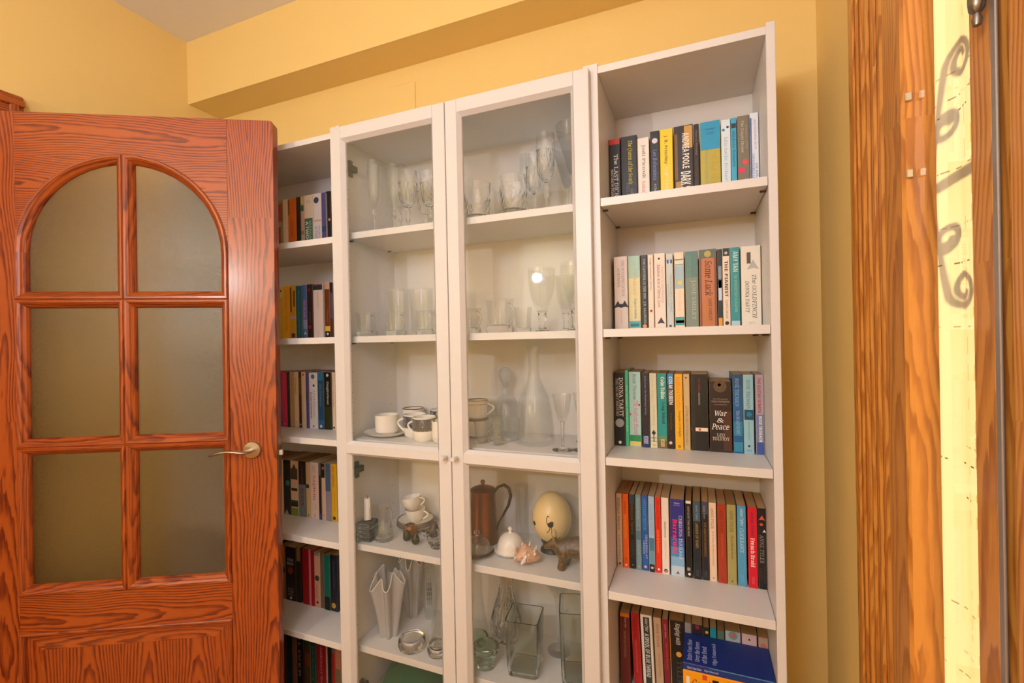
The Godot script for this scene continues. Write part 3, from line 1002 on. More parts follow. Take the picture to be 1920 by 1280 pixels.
# shelf, its height, then [left, right, height, cover colour, look, prints] for each book
const BOOKS := [
	["right1", 1.69, [
		[0.819, 0.8492, 0.1941, "#17181c", "black paperback with red top and small white lettering", [["b", "", 0, 0.075, "#c8281e"], ["t", "The LAST DICKENS", "f", 0.22, 0.96, 0.62, 0.36, "#f3ece2"], ["t", "MATTHEW PEARL", "f", 0.42, 0.82, 0.27, 0.2, "#f3ece2"]]],
		[0.8511, 0.8934, 0.1947, "#141517", "thick black paperback with yellow handwritten lettering", [["t", "The Queen of the South", "i", 0.06, 0.66, 0.55, 0.34, "#d8c22a"], ["t", "ARTURO", "f", 0.72, 0.96, 0.66, 0.17, "#8a8580"], ["t", "PEREZ-REVERTE", "f", 0.64, 0.97, 0.4, 0.17, "#8a8580"]]],
		[0.8943, 0.9242, 0.184, "#efe5d8", "cream paperback with thin grey and orange lettering", [["t", "Jodi Picoult", "f", 0.1, 0.58, 0.5, 0.36, "#6a6460"], ["t", "Salem Falls", "f", 0.62, 0.96, 0.5, 0.3, "#e08a6a"]]],
		[0.927, 0.9506, 0.1957, "#15151f", "narrow black paperback with a pale mask emblem", [["d", "", 0.5, 0.13, 0.3, "#d8d4dc"], ["t", "Les Bohemiens", "i", 0.25, 0.66, 0.5, 0.42, "#8a96d0"], ["t", "A Chronicle of", "f", 0.7, 0.98, 0.5, 0.22, "#d8d4d0"]]],
		[0.9514, 0.9834, 0.1956, "#f0cf08", "bright yellow paperback with black and white lettering", [["t", "J. B. Priestley", "s", 0.08, 0.46, 0.45, 0.3, "#2a2410"], ["t", "Angel Pavement", "s", 0.5, 0.95, 0.5, 0.34, "#fbf4d8"]]],
		[0.9855, 1.0321, 0.1968, "#241a18", "wide dark paperback with gold leaves and tall lettering", [["r", "", 0.55, 0.98, 0.01, 0.3, "#c8963c"], ["r", "", 0.05, 0.2, 0.1, 0.7, "#7a5220"], ["r", "", 0.08, 0.4, 0.72, 0.98, "#b0803a"], ["t", "ANDREA POOLE", "k", 0.1, 0.56, 0.62, 0.34, "#f3ece2"], ["t", "DARK SKIES", "k", 0.6, 0.97, 0.6, 0.5, "#f3ece2"]]],
		[1.0331, 1.0463, 0.1953, "#1c1214", "narrow dark brown paperback with reddish lettering", [["t", "Marcel Moring", "f", 0.08, 0.4, 0.5, 0.4, "#9a8478"], ["t", "The Great Longing", "f", 0.44, 0.9, 0.5, 0.36, "#7a3a30"]]],
		[1.0483, 1.0956, 0.1961, "#b8a83c", "thick blue and mustard paperback in mid shelf", [["b", "", 0, 0.36, "#1f96c4"], ["h", "A literary masterpiece", "f", 0.1, 0.5, 0.03, "#0f6a96"], ["h", "WORLDWIDE", "f", 0.15, 0.4, 0.03, "#0f6a96"], ["t", "SHANTARAM", "f", 0.42, 0.96, 0.68, 0.28, "#d8a832"], ["t", "Gregory David Roberts", "f", 0.36, 0.94, 0.3, 0.14, "#8fae9a"]]],
		[1.0973, 1.1187, 0.1929, "#d9e6ee", "pale bluish white paperback with a blue emblem", [["d", "", 0.25, 0.13, 0.16, "#2a86b8"], ["d", "", 0.7, 0.1, 0.14, "#3a2a40"], ["t", "Michele Roberts", "f", 0.22, 0.85, 0.5, 0.36, "#aab8c4"]]],
		[1.1194, 1.1323, 0.1939, "#3aa8cc", "slim sky blue paperback with dark blue lettering", [["b", "", 0.07, 0.13, "#1a2a3a"], ["t", "Michele Roberts", "f", 0.16, 0.62, 0.5, 0.5, "#1c5a84"]]],
		[1.1339, 1.1603, 0.1956, "#7a7160", "grey brown paperback with pink and orange flowers", [["t", "The Empty House", "i", 0.06, 0.46, 0.4, 0.3, "#cfc6b4"], ["t", "ROSAMUND LUPTON", "f", 0.12, 0.42, 0.75, 0.18, "#a89e8c"], ["d", "", 0.3, 0.68, 0.3, "#d8365a"], ["d", "", 0.65, 0.58, 0.26, "#e04a50"], ["p", "", 0.62, 0.84, 0.4, "#ef8a2a"]]],
		[1.1615, 1.1805, 0.1969, "#dfe4ee", "white and pale blue paperback at the right end", [["r", "", 0, 0.2, 0.06, 0.98, "#2f62a8"], ["t", "ANURADHA ROY", "f", 0.08, 0.45, 0.6, 0.24, "#c8908a"], ["t", "AN ATLAS OF", "f", 0.62, 0.94, 0.72, 0.22, "#5a6a84"], ["t", "IMPOSSIBLE LONGING", "f", 0.5, 0.97, 0.35, 0.22, "#5a6a94"]]],
	]],
	["right2", 1.369, [
		[0.8262, 0.8624, 0.1962, "#eedcce", "wide cream pink paperback with grey lettering and bat emblem", [["t", "THE INTERPRETATION", "f", 0.05, 0.55, 0.66, 0.2, "#9a9088"], ["t", "of MURDER", "f", 0.16, 0.42, 0.36, 0.2, "#9a9088"], ["p", "", 0.25, 0.66, 0.3, "#2a2a30"], ["p", "", 0.75, 0.66, 0.3, "#2a2a30"], ["d", "", 0.5, 0.665, 0.1, "#2a2a30"], ["t", "Jed Rubenfeld", "f", 0.74, 0.92, 0.5, 0.16, "#d8b89a"]]],
		[0.8639, 0.8951, 0.195, "#e6d9a2", "pale green and yellow paperback with teal foot", [["b", "", 0, 0.3, "#a8ccb8"], ["t", "On the Balcony", "i", 0.07, 0.54, 0.5, 0.4, "#ecb44c"], ["t", "Nagore Sadaba", "i", 0.58, 0.86, 0.55, 0.26, "#6a7a6a"], ["b", "", 0.89, 0.985, "#58b0b4"], ["t", "PICADOR", "k", 0.925, 0.965, 0.5, 0.7, "#1c4a5a"]]],
		[0.8963, 0.9137, 0.1955, "#131f24", "narrow black green paperback with pale capital lettering", [["t", "THE CATCHER IN THE RYE . J.D. SALINGER", "f", 0.05, 0.93, 0.5, 0.42, "#d8d2bc"], ["d", "", 0.5, 0.965, 0.3, "#e8a050"]]],
		[0.9144, 0.9293, 0.1951, "#f0dcc6", "slim cream paperback with black title and orange mark", [["t", "Angel Pavement stories", "s", 0.05, 0.48, 0.5, 0.3, "#4a4440"], ["d", "", 0.5, 0.76, 0.24, "#d86a3a"], ["d", "", 0.5, 0.76, 0.12, "#f0dcc6"]]],
		[0.9307, 0.9588, 0.1963, "#efdccb", "cream paperback with red brown script and black figure", [["d", "", 0.45, 0.07, 0.1, "#3a3030"], ["t", "DANNY SCHEINMANN", "f", 0.18, 0.66, 0.74, 0.17, "#b8a498"], ["t", "Random Acts of Heroic Love", "i", 0.15, 0.72, 0.42, 0.28, "#9a4a44"], ["p", "", 0.55, 0.9, 0.34, "#3a3038"]]],
		[0.9607, 0.9782, 0.1934, "#c9cdc9", "light grey paperback with small blue picture near top", [["r", "", 0.1, 0.4, 0.08, 0.13, "#2c5a8a"], ["r", "", 0.6, 0.88, 0.08, 0.13, "#2c5a8a"], ["t", "The Bookseller of Kabul", "f", 0.28, 0.78, 0.66, 0.26, "#98a4a0"], ["t", "Asne Seierstad", "f", 0.4, 0.7, 0.3, 0.22, "#a8b8b0"], ["d", "", 0.5, 0.97, 0.18, "#4a4a44"]]],
		[0.981, 1.0046, 0.1945, "#f3d8bc", "peach paperback with blue watercolour band and teal stripes", [["b", "", 0.085, 0.105, "#4a9a94"], ["b", "", 0.155, 0.165, "#6aa890"], ["b", "", 0.17, 0.48, "#a4bcc4"], ["d", "", 0.55, 0.4, 0.25, "#e8c468"], ["t", "THE CHILD", "f", 0.5, 0.78, 0.5, 0.22, "#eac09a"], ["b", "", 0.855, 0.965, "#3f9a96"], ["b", "", 0.9, 0.935, "#cfe0d4"]]],
		[1.0069, 1.0384, 0.195, "#7f8a7c", "grey green paperback with faint silver lettering", [["b", "", 0, 0.34, "#567f74"], ["t", "GREENLANDERS", "f", 0.06, 0.33, 0.3, 0.3, "#7fa090"], ["t", "JANE SMILEY", "f", 0.38, 0.9, 0.6, 0.36, "#b8bfb0"]]],
		[1.0406, 1.0813, 0.1963, "#c0733c", "thick orange brown paperback with purple script", [["b", "", 0, 0.115, "#5a6654"], ["d", "", 0.5, 0.06, 0.2, "#b8a458"], ["r", "", 0, 0.14, 0.115, 0.99, "#7a4a44"], ["r", "", 0.86, 1, 0.115, 0.99, "#7a4a44"], ["t", "Some Luck", "i", 0.15, 0.6, 0.55, 0.42, "#3a2038"], ["t", "JANE SMILEY", "f", 0.63, 0.92, 0.58, 0.24, "#3a2038"]]],
		[1.0828, 1.0942, 0.1943, "#0d2a38", "slim dark navy paperback with orange foot", [["r", "", 0.1, 0.9, 0.22, 0.5, "#5c7488"], ["r", "", 0.2, 0.85, 0.38, 0.66, "#c4d0e0"], ["t", "PRISONER", "s", 0.22, 0.4, 0.5, 0.4, "#c8d0d4"], ["b", "", 0.885, 1.0, "#e89a2c"]]],
		[1.0947, 1.1118, 0.1953, "#eed8c2", "cream paperback with bold black spaced capital title", [["b", "", 0, 0.1, "#1a2422"], ["d", "", 0.5, 0.06, 0.2, "#c8c4b4"], ["t", "THE PIANIST", "k", 0.16, 0.62, 0.5, 0.42, "#2a2622"], ["t", "SZPILMAN", "f", 0.66, 0.9, 0.5, 0.3, "#8a7c6c"], ["d", "", 0.5, 0.955, 0.28, "#2c2a26"]]],
		[1.1124, 1.1336, 0.1958, "#2f8f94", "teal paperback with white and pale green capitals", [["t", "AMY TAN", "k", 0.05, 0.31, 0.55, 0.5, "#c8dcd4"], ["t", "THE BONESETTER'S DAUGHTER", "f", 0.34, 0.82, 0.55, 0.26, "#a4d0b4"], ["b", "", 0.93, 1.0, "#b4cdd8"]]],
		[1.1361, 1.1801, 0.196, "#e6dccb", "very thick cream paperback with torn paper picture", [["p2", "", 0.38, 0.14, 0.16, 0.08, "#6a4a30"], ["p", "", 0.6, 0.24, 0.3, "#b4b0ac"], ["r", "", 0.3, 0.5, 0.08, 0.22, "#5a4632"], ["t", "The GOLDFINCH", "i", 0.36, 0.9, 0.66, 0.22, "#3c3630"], ["t", "DONNA TARTT", "i", 0.44, 0.83, 0.3, 0.18, "#3c3630"], ["h", "ABACUS", "f", 0.96, 0.3, 0.02, "#b8a878"]]],
	]],
	["right3", 1.0543, [
		[0.8196, 0.8486, 0.1986, "#131316", "black paperback with large white capitals and silver oval", [["t", "DONNA TARTT", "f", 0.07, 0.6, 0.68, 0.34, "#f3ece2"], ["t", "THE SECRET HISTORY", "f", 0.08, 0.6, 0.32, 0.24, "#cfc8c0"], ["d", "", 0.5, 0.69, 0.4, "#9aa0a4"], ["d", "", 0.5, 0.955, 0.14, "#f0e8dc"]]],
		[0.8493, 0.8586, 0.2038, "#3fc08a", "very thin mint green paperback at the left", [["t", "Penelope Fitzgerald", "s", 0.2, 0.8, 0.5, 0.4, "#c8f0c8"]]],
		[0.8598, 0.8906, 0.2002, "#a9cfc8", "pale aqua paperback with pink script and green foot", [["t", "Rosie Thomas", "f", 0.03, 0.37, 0.5, 0.3, "#5a5a58"], ["t", "The Kashmir Shawl", "i", 0.38, 0.84, 0.58, 0.38, "#d8486a"], ["d", "", 0.85, 0.44, 0.1, "#c8243c"], ["d", "", 0.1, 0.57, 0.08, "#c8243c"], ["b", "", 0.845, 0.93, "#1d8a50"], ["b", "", 0.93, 0.99, "#e6cc70"]]],
		[0.893, 0.9119, 0.1973, "#1c1828", "narrow dark navy paperback with small pale title", [["t", "Kevin Evans  The Wandering Evening", "f", 0.04, 0.56, 0.5, 0.28, "#a8a0b0"], ["b", "", 0.84, 1.0, "#1f2f66"], ["t", "PICADOR", "k", 0.85, 0.95, 0.5, 0.6, "#c8d0e8"]]],
		[0.9131, 0.9316, 0.1967, "#d8d2b4", "pale cream green paperback with dark tree silhouette", [["t", "COLM TOIBIN", "f", 0.03, 0.4, 0.4, 0.36, "#c4bc88"], ["t", "Love Letters", "i", 0.42, 0.7, 0.55, 0.28, "#a8a890"], ["r", "", 0.44, 0.56, 0.76, 0.92, "#1c2a20"], ["d", "", 0.5, 0.8, 0.26, "#1c2a20"], ["b", "", 0.865, 0.872, "#4a5a50"], ["b", "", 0.91, 0.915, "#4a5a50"], ["d", "", 0.5, 0.965, 0.16, "#c8b84a"]]],
		[0.9327, 0.9564, 0.1969, "#1e938e", "teal paperback with white author and dark blue title", [["t", "Colm Toibin", "b", 0.05, 0.34, 0.6, 0.42, "#f0f0e0"], ["t", "Long Island", "b", 0.38, 0.68, 0.6, 0.42, "#10384a"], ["b", "", 0.84, 0.9, "#6f8a54"], ["b", "", 0.9, 1.0, "#7a5a1c"], ["t", "PICADOR", "k", 0.88, 0.98, 0.5, 0.4, "#e8e0b8"]]],
		[0.9575, 0.9746, 0.1959, "#151516", "black paperback with blue top and white capitals", [["b", "", 0, 0.14, "#3a86c0"], ["b", "", 0.14, 0.38, "#4a5258"], ["t", "COLM TOIBIN", "k", 0.04, 0.41, 0.55, 0.5, "#e8ecec"], ["t", "Brooklyn", "i", 0.52, 0.75, 0.5, 0.4, "#6a5a3a"], ["d", "", 0.4, 0.92, 0.24, "#e0b8a8"]]],
		[0.9757, 0.9958, 0.1955, "#f0b020", "golden yellow paperback with orange and black lettering", [["t", "BARBARA TRAPIDO", "f", 0.04, 0.47, 0.45, 0.44, "#e08a1c"], ["t", "Temples of Delight", "i", 0.48, 0.83, 0.55, 0.36, "#4a3008"], ["d", "", 0.5, 0.96, 0.18, "#a86a10"], ["d", "", 0.5, 0.96, 0.1, "#f0b020"]]],
		[0.9973, 1.0128, 0.1957, "#cdae7c", "tan paperback with dark brown vertical capitals", [["d", "", 0.45, 0.05, 0.14, "#4a3620"], ["t", "AT DUSK THE FOUNTAIN GIRLS", "f", 0.42, 0.94, 0.5, 0.36, "#7a5c38"]]],
		[1.0151, 1.0557, 0.1952, "#131214", "thick black paperback with a cream band near foot", [["r", "", 0, 0.25, 0.0, 0.98, "#23211f"], ["t", "Leo Tolstoy", "s", 0.06, 0.23, 0.5, 0.16, "#a8301c"], ["t", "Anna Karenina", "s", 0.24, 0.4, 0.5, 0.12, "#b8b4ac"], ["b", "", 0.7, 0.745, "#ecd9c0"], ["d", "", 0.5, 0.722, 0.08, "#c05a34"]]],
		[1.0585, 1.1095, 0.1778, "#241612", "very thick short black brown paperback beneath empty space", [["d", "", 0.5, 0.07, 0.3, "#5a4426"], ["d", "", 0.47, 0.05, 0.08, "#f0a060"], ["r", "", 0.62, 0.98, 0.42, 0.98, "#4a2a1e"], ["h", "one of the greatest", "f", 0.25, 0.68, 0.022, "#b89a84"], ["h", "NOVELS EVER WRITTEN", "f", 0.285, 0.8, 0.022, "#c8a890"], ["h", "a new translation", "f", 0.325, 0.6, 0.02, "#a88a74"], ["h", "War", "i", 0.45, 0.56, 0.07, "#f3ece2"], ["h", "&", "i", 0.55, 0.3, 0.06, "#f3ece2"], ["h", "Peace", "i", 0.64, 0.76, 0.08, "#f3ece2"], ["h", "LEO", "f", 0.755, 0.34, 0.04, "#e8dccc"], ["h", "TOLSTOY", "f", 0.81, 0.76, 0.045, "#e8dccc"]]],
		[1.1126, 1.1348, 0.1955, "#16598e", "deep blue paperback with pale author name", [["b", "", 0, 0.14, "#1c4a72"], ["t", "ROSE TREMAIN", "f", 0.05, 0.41, 0.45, 0.36, "#8ab4d8"], ["t", "The ROAD HOME", "f", 0.46, 0.76, 0.5, 0.34, "#9cb4d0"], ["b", "", 0.6, 0.78, "#2a7ea4"], ["b", "", 0.86, 0.98, "#2f86a8"]]],
		[1.1358, 1.1587, 0.195, "#93bcc6", "pale blue paperback with a dark square picture", [["t", "ROSE TREMAIN", "f", 0.07, 0.43, 0.5, 0.32, "#4a6470"], ["r", "", 0.08, 1, 0.44, 0.57, "#0f4a58"], ["d", "", 0.55, 0.5, 0.26, "#1f78a8"], ["t", "Sacred Country", "i", 0.59, 0.82, 0.5, 0.22, "#5a7884"], ["d", "", 0.5, 0.9, 0.12, "#1c3a48"], ["h", "SCEPTRE", "f", 0.955, 0.5, 0.016, "#3a5866"]]],
		[1.1628, 1.1823, 0.1952, "#a89aa4", "mauve grey paperback with dark red capitals", [["b", "", 0.5, 0.85, "#6d7ba8"], ["b", "", 0.85, 1.0, "#39559a"], ["t", "THE GUSTAV SONATA", "k", 0.04, 0.48, 0.45, 0.36, "#a82038"], ["t", "ROSE TREMAIN", "k", 0.52, 0.84, 0.55, 0.38, "#ecdcc4"]]],
	]],
	["right4", 0.7248, [
		[0.82, 0.8351, 0.1993, "#cfae94", "slim beige paperback with dark script at far left", [["t", "William Trevor", "f", 0.05, 0.5, 0.45, 0.46, "#6a5248"], ["t", "Last Stories", "i", 0.56, 0.9, 0.5, 0.36, "#8a7062"], ["d", "", 0.5, 0.955, 0.24, "#8a3a34"], ["d", "", 0.5, 0.955, 0.14, "#cfae94"]]],
		[0.8361, 0.8524, 0.1994, "#f0600c", "vivid orange paperback with dark and gold title", [["t", "Felicia", "f", 0.1, 0.26, 0.45, 0.36, "#8a3a10"], ["t", "THE BOARDING HOUSE", "f", 0.28, 0.6, 0.5, 0.3, "#f0b84a"], ["t", "NOVEL", "f", 0.86, 0.93, 0.5, 0.4, "#b84a10"], ["d", "", 0.5, 0.96, 0.16, "#f4e4c4"]]],
		[0.8542, 0.8687, 0.1993, "#15191c", "slim black paperback with gold author name", [["b", "", 0, 0.13, "#2a4a58"], ["t", "WILLIAM TREVOR", "f", 0.13, 0.54, 0.5, 0.4, "#8c7444"], ["t", "THE CHILDREN OF", "f", 0.6, 0.82, 0.65, 0.2, "#5a6068"], ["t", "DYNMOUTH", "f", 0.62, 0.84, 0.35, 0.2, "#5a6068"], ["d", "", 0.5, 0.95, 0.15, "#7a8084"]]],
		[0.8704, 0.8851, 0.2002, "#74939c", "grey teal paperback with pale author capitals", [["t", "WILLIAM TREVOR", "f", 0.04, 0.32, 0.5, 0.4, "#a8c4c8"], ["d", "", 0.5, 0.44, 0.12, "#3a4a50"], ["b", "", 0.48, 0.6, "#587c88"], ["t", "AFTER RAIN", "f", 0.6, 0.8, 0.5, 0.3, "#a8bcc0"], ["d", "", 0.5, 0.955, 0.15, "#c8b060"]]],
		[0.8863, 0.9028, 0.2001, "#1c5fa8", "strong blue paperback with white spaced capitals", [["p", "", 0.45, 0.05, 0.2, "#c83a5a"], ["t", "WILLIAM TREVOR", "f", 0.06, 0.46, 0.5, 0.4, "#6aa0d0"], ["t", "CHEATING AT", "f", 0.52, 0.84, 0.72, 0.26, "#d0dcf0"], ["t", "CANASTA", "f", 0.6, 0.78, 0.35, 0.26, "#d0dcf0"], ["d", "", 0.5, 0.95, 0.22, "#e8a8a8"]]],
		[0.9041, 0.9197, 0.2001, "#a6c2dc", "pale blue paperback fading to dark foot", [["t", "WILLIAM TREVOR", "f", 0.1, 0.52, 0.5, 0.46, "#8aa8c4"], ["b", "", 0.55, 0.72, "#4a7c94"], ["b", "", 0.72, 0.9, "#6f98a8"], ["b", "", 0.9, 1.0, "#17181c"], ["d", "", 0.5, 0.945, 0.22, "#e0bc94"]]],
		[0.9214, 0.9353, 0.2003, "#ee2a0c", "bright red paperback with pale yellow title", [["t", "WILLIAM TREVOR", "f", 0.04, 0.42, 0.5, 0.4, "#b8201a"], ["t", "Love & Summer", "f", 0.44, 0.74, 0.5, 0.36, "#f4b85c"], ["d", "", 0.5, 0.955, 0.2, "#f8e8e0"]]],
		[0.937, 0.9558, 0.2004, "#efdfd0", "plain cream paperback with tiny black name", [["t", "Elizabeth Strout", "f", 0.31, 0.52, 0.5, 0.24, "#4a4240"], ["t", "William Trevor", "f", 0.56, 0.8, 0.5, 0.24, "#d8c4ac"], ["d", "", 0.5, 0.955, 0.26, "#9a4a34"], ["d", "", 0.5, 0.955, 0.16, "#efdfd0"]]],
		[0.9584, 0.9934, 0.1996, "#2b2f86", "wide blue paperback with red and white title", [["b", "", 0.5, 0.62, "#2a5eb0"], ["b", "", 0.62, 0.75, "#4a8ec8"], ["b", "", 0.75, 0.87, "#86b4d8"], ["b", "", 0.87, 1.0, "#c0d4e0"], ["h", "Winner", "f", 0.05, 0.4, 0.02, "#e8dce8"], ["h", "BEST FICTION", "f", 0.08, 0.44, 0.014, "#b8a8cc"], ["t", "CHRISTOS TSIOLKAS", "f", 0.21, 0.77, 0.74, 0.22, "#e4e0ec"], ["t", "Barracuda", "b", 0.26, 0.71, 0.36, 0.34, "#f0305e"], ["p", "", 0.5, 0.955, 0.13, "#b03048"]]],
		[0.9964, 1.0114, 0.198, "#0e0e10", "black paperback with a cream strip at top", [["b", "", 0, 0.035, "#efe4cc"], ["t", "EVERY SECRET THING AND MORE", "s", 0.07, 0.46, 0.5, 0.3, "#c8c0b4"], ["t", "NEW", "k", 0.87, 0.91, 0.4, 0.5, "#d8d4cc"], ["d", "", 0.5, 0.955, 0.22, "#f0ece4"]]],
		[1.0142, 1.0329, 0.2002, "#14212c", "dark blue black paperback with yellow title", [["b", "", 0, 0.26, "#3c586c"], ["t", "Anne Tyler", "f", 0.05, 0.24, 0.5, 0.34, "#9ab0bc"], ["t", "LADDER OF YEARS", "s", 0.28, 0.6, 0.5, 0.34, "#c0a02c"], ["t", "VINTAGE", "f", 0.88, 0.96, 0.5, 0.3, "#6a7078"]]],
		[1.0352, 1.0512, 0.1998, "#191b28", "black blue paperback with ochre capitals", [["b", "", 0, 0.16, "#44485c"], ["t", "Anne Tyler", "f", 0.05, 0.22, 0.4, 0.36, "#a8acb8"], ["t", "THE AMATEUR MARRIAGE", "s", 0.26, 0.7, 0.5, 0.34, "#a07c28"], ["t", "VINTAGE", "f", 0.88, 0.96, 0.5, 0.3, "#6a7078"]]],
		[1.0523, 1.0698, 0.1992, "#eccdb2", "peach cream paperback with brown author capitals", [["r", "", 0, 0.07, 0.02, 0.98, "#e0b040"], ["t", "ANNE TYLER", "f", 0.07, 0.33, 0.45, 0.32, "#7a5a4c"], ["t", "Back When We Were Grownups", "i", 0.36, 0.8, 0.5, 0.26, "#a08474"], ["p", "", 0.5, 0.955, 0.12, "#6a4a3c"]]],
		[1.0721, 1.0921, 0.1986, "#a8381c", "brick red paperback with dark red lettering", [["t", "ANNE TYLER", "f", 0.07, 0.36, 0.45, 0.34, "#7c2414"], ["t", "A Patchwork Planet", "i", 0.38, 0.68, 0.55, 0.28, "#c46a4c"], ["d", "", 0.5, 0.95, 0.1, "#7c2414"]]],
		[1.0936, 1.1147, 0.1998, "#a79c5e", "olive green paperback with dark lettering", [["t", "ANNE TYLER", "f", 0.07, 0.34, 0.5, 0.34, "#5c5430"], ["t", "The Accidental Tourist", "i", 0.38, 0.68, 0.55, 0.26, "#5c5430"], ["p", "", 0.5, 0.955, 0.12, "#3c3820"]]],
		[1.1169, 1.137, 0.1992, "#4f9cc4", "light blue paperback with white lettering", [["t", "Anne Tyler", "i", 0.03, 0.25, 0.5, 0.42, "#e0ecf0"], ["t", "CLOCK DANCE", "f", 0.28, 0.58, 0.5, 0.4, "#d0e4ec"], ["t", "VINTAGE", "f", 0.86, 0.94, 0.5, 0.26, "#86b8d0"]]],
		[1.1407, 1.1612, 0.1989, "#d80d2c", "crimson red paperback with navy and cream lettering", [["t", "Anne Tyler", "f", 0.06, 0.36, 0.45, 0.4, "#3a1a5c"], ["t", "French Braid", "b", 0.38, 0.74, 0.5, 0.46, "#f4e4d8"], ["t", "VINTAGE", "f", 0.86, 0.95, 0.5, 0.28, "#e87a84"]]],
		[1.1626, 1.1828, 0.1978, "#17161a", "black paperback with orange flower at right end", [["p", "", 0.5, 0.12, 0.36, "#e0582c"], ["d", "", 0.42, 0.2, 0.2, "#d84a24"], ["p", "", 0.75, 0.28, 0.2, "#e8ddd0"], ["t", "ANNE TYLER", "f", 0.33, 0.68, 0.45, 0.46, "#9a948c"], ["t", "The Amateur Marriage", "f", 0.7, 0.92, 0.7, 0.22, "#6a4634"], ["t", "a novel", "f", 0.74, 0.88, 0.35, 0.2, "#6a4634"]]],
	]],
	["right5", 0.4, [
		[0.8238, 0.8496, 0.1996, "#6a2218", "dark brown red paperback with orange top", [["b", "", 0, 0.05, "#e07a20"], ["t", "Anne Tyler", "f", 0.06, 0.2, 0.55, 0.24, "#d8b8a8"], ["t", "MORGAN PASSING", "f", 0.24, 0.6, 0.5, 0.24, "#a8887c"]]],
		[0.8528, 0.8739, 0.2049, "#b0161c", "plain bright red paperback with faint lettering", [["t", "ANNE TYLER", "f", 0.06, 0.33, 0.5, 0.3, "#7c0f14"], ["t", "Dinner at the Homesick Restaurant", "i", 0.36, 0.78, 0.5, 0.24, "#d8786c"]]],
		[0.8776, 0.9073, 0.206, "#eadccd", "cream paperback with a long dark green panel", [["r", "", 0.24, 0.78, 0.03, 0.92, "#26302a"], ["t", "Anne Tyler", "i", 0.04, 0.21, 0.5, 0.36, "#f0e8e0"], ["t", "A SPOOL OF BLUE THREAD", "k", 0.24, 0.8, 0.5, 0.36, "#d8d8d0"]]],
		[0.9111, 0.9309, 0.205, "#c0a082", "light brown paperback with spaced dark capitals", [["t", "ANNE TYLER", "f", 0.07, 0.38, 0.5, 0.28, "#6a4c3c"], ["t", "Breathing Lessons", "i", 0.46, 0.76, 0.55, 0.24, "#8a6a54"]]],
		[0.9335, 0.9481, 0.2038, "#841228", "dark red paperback with pink white lettering", [["t", "Anne Tyler", "f", 0.06, 0.24, 0.5, 0.34, "#e0a8a8"], ["t", "The Clock Winder", "f", 0.3, 0.64, 0.6, 0.28, "#c06a70"]]],
		[0.9502, 0.988, 0.2061, "#121110", "thick black paperback with white script and orange edge", [["r", "", 0, 0.08, 0, 1, "#d8862a"], ["t", "Singing with", "i", 0.03, 0.3, 0.55, 0.4, "#e0dcd0"], ["d", "", 0.6, 0.42, 0.18, "#e0a048"], ["t", "TYLER", "f", 0.5, 0.8, 0.6, 0.3, "#5a544c"]]],
		[0.9898, 1.0054, 0.2058, "#8d8d94", "grey paperback behind the lying blue book", []],
		[1.006, 1.0325, 0.2055, "#26202a", "dark paperback with a red patch behind blue book", [["d", "", 0.55, 0.03, 0.2, "#9a1c24"]]],
		[1.0338, 1.0482, 0.2041, "#20241c", "narrow dark green paperback behind the blue book", [["d", "", 0.6, 0.06, 0.25, "#d8b040"]]],
		[1.0502, 1.065, 0.2046, "#1894a8", "turquoise paperback behind the lying blue book", []],
		[1.0672, 1.0833, 0.2025, "#5a7468", "grey green paperback behind the lying blue book", []],
		[1.0853, 1.1204, 0.2062, "#b4bcc0", "pale grey paperback with blue arcs behind blue book", [["d", "", 0.5, 0.05, 0.3, "#7a9cb4"], ["d", "", 0.5, 0.05, 0.18, "#d08a64"]]],
		[1.1229, 1.1565, 0.2062, "#d9bcc0", "pale pink paperback with a small black figure", [["p", "", 0.5, 0.06, 0.1, "#1c1418"]]],
		[1.1596, 1.1811, 0.2057, "#b89c88", "beige pink paperback at the right end behind blue book", [["d", "", 0.5, 0.1, 0.3, "#c07a6a"]]],
	]],
	["left1", 1.681, [
		[-0.4087, -0.3746, 0.1973, "#8a8a54", "green paperback with red panels", [["b", "", 0.07, 0.4, "#9c3a34"], ["r", "", 0.35, 0.7, 0.5, 0.92, "#8a2a24"], ["b", "", 0.95, 1.0, "#20281a"]]],
		[-0.3723, -0.3488, 0.1974, "#dcc6b4", "slim whitish paperback with faint red lettering", [["t", "Margaret Atwood", "f", 0.2, 0.75, 0.5, 0.3, "#c89a8a"]]],
		[-0.3476, -0.3089, 0.1956, "#d8660e", "orange paperback with brown lettering", [["t", "LANGUAGE", "f", 0.4, 0.72, 0.5, 0.34, "#9a4a10"], ["r", "", 0.0, 0.2, 0.02, 0.3, "#7a4a10"]]],
		[-0.3077, -0.2859, 0.1973, "#131313", "black paperback with dim blue lettering", [["t", "Margaret", "f", 0.55, 0.9, 0.5, 0.3, "#33404a"]]],
		[-0.2848, -0.2684, 0.1962, "#c89a84", "narrow pink paperback with green patches", [["b", "", 0, 0.12, "#c8b070"], ["b", "", 0.16, 0.27, "#1d6a4a"], ["b", "", 0.63, 0.7, "#7a8a5c"], ["b", "", 0.7, 1.0, "#b8a494"]]],
		[-0.2679, -0.2287, 0.1974, "#d8c4a4", "cream paperback with dark green lower half", [["b", "", 0.42, 1.0, "#3f6a54"], ["t", "ATWOOD", "k", 0.47, 0.95, 0.32, 0.34, "#d0d8c4"], ["t", "MARGARET", "k", 0.47, 0.95, 0.7, 0.24, "#98ac80"], ["h", "THE TENT", "f", 0.12, 0.5, 0.04, "#b09a70"]]],
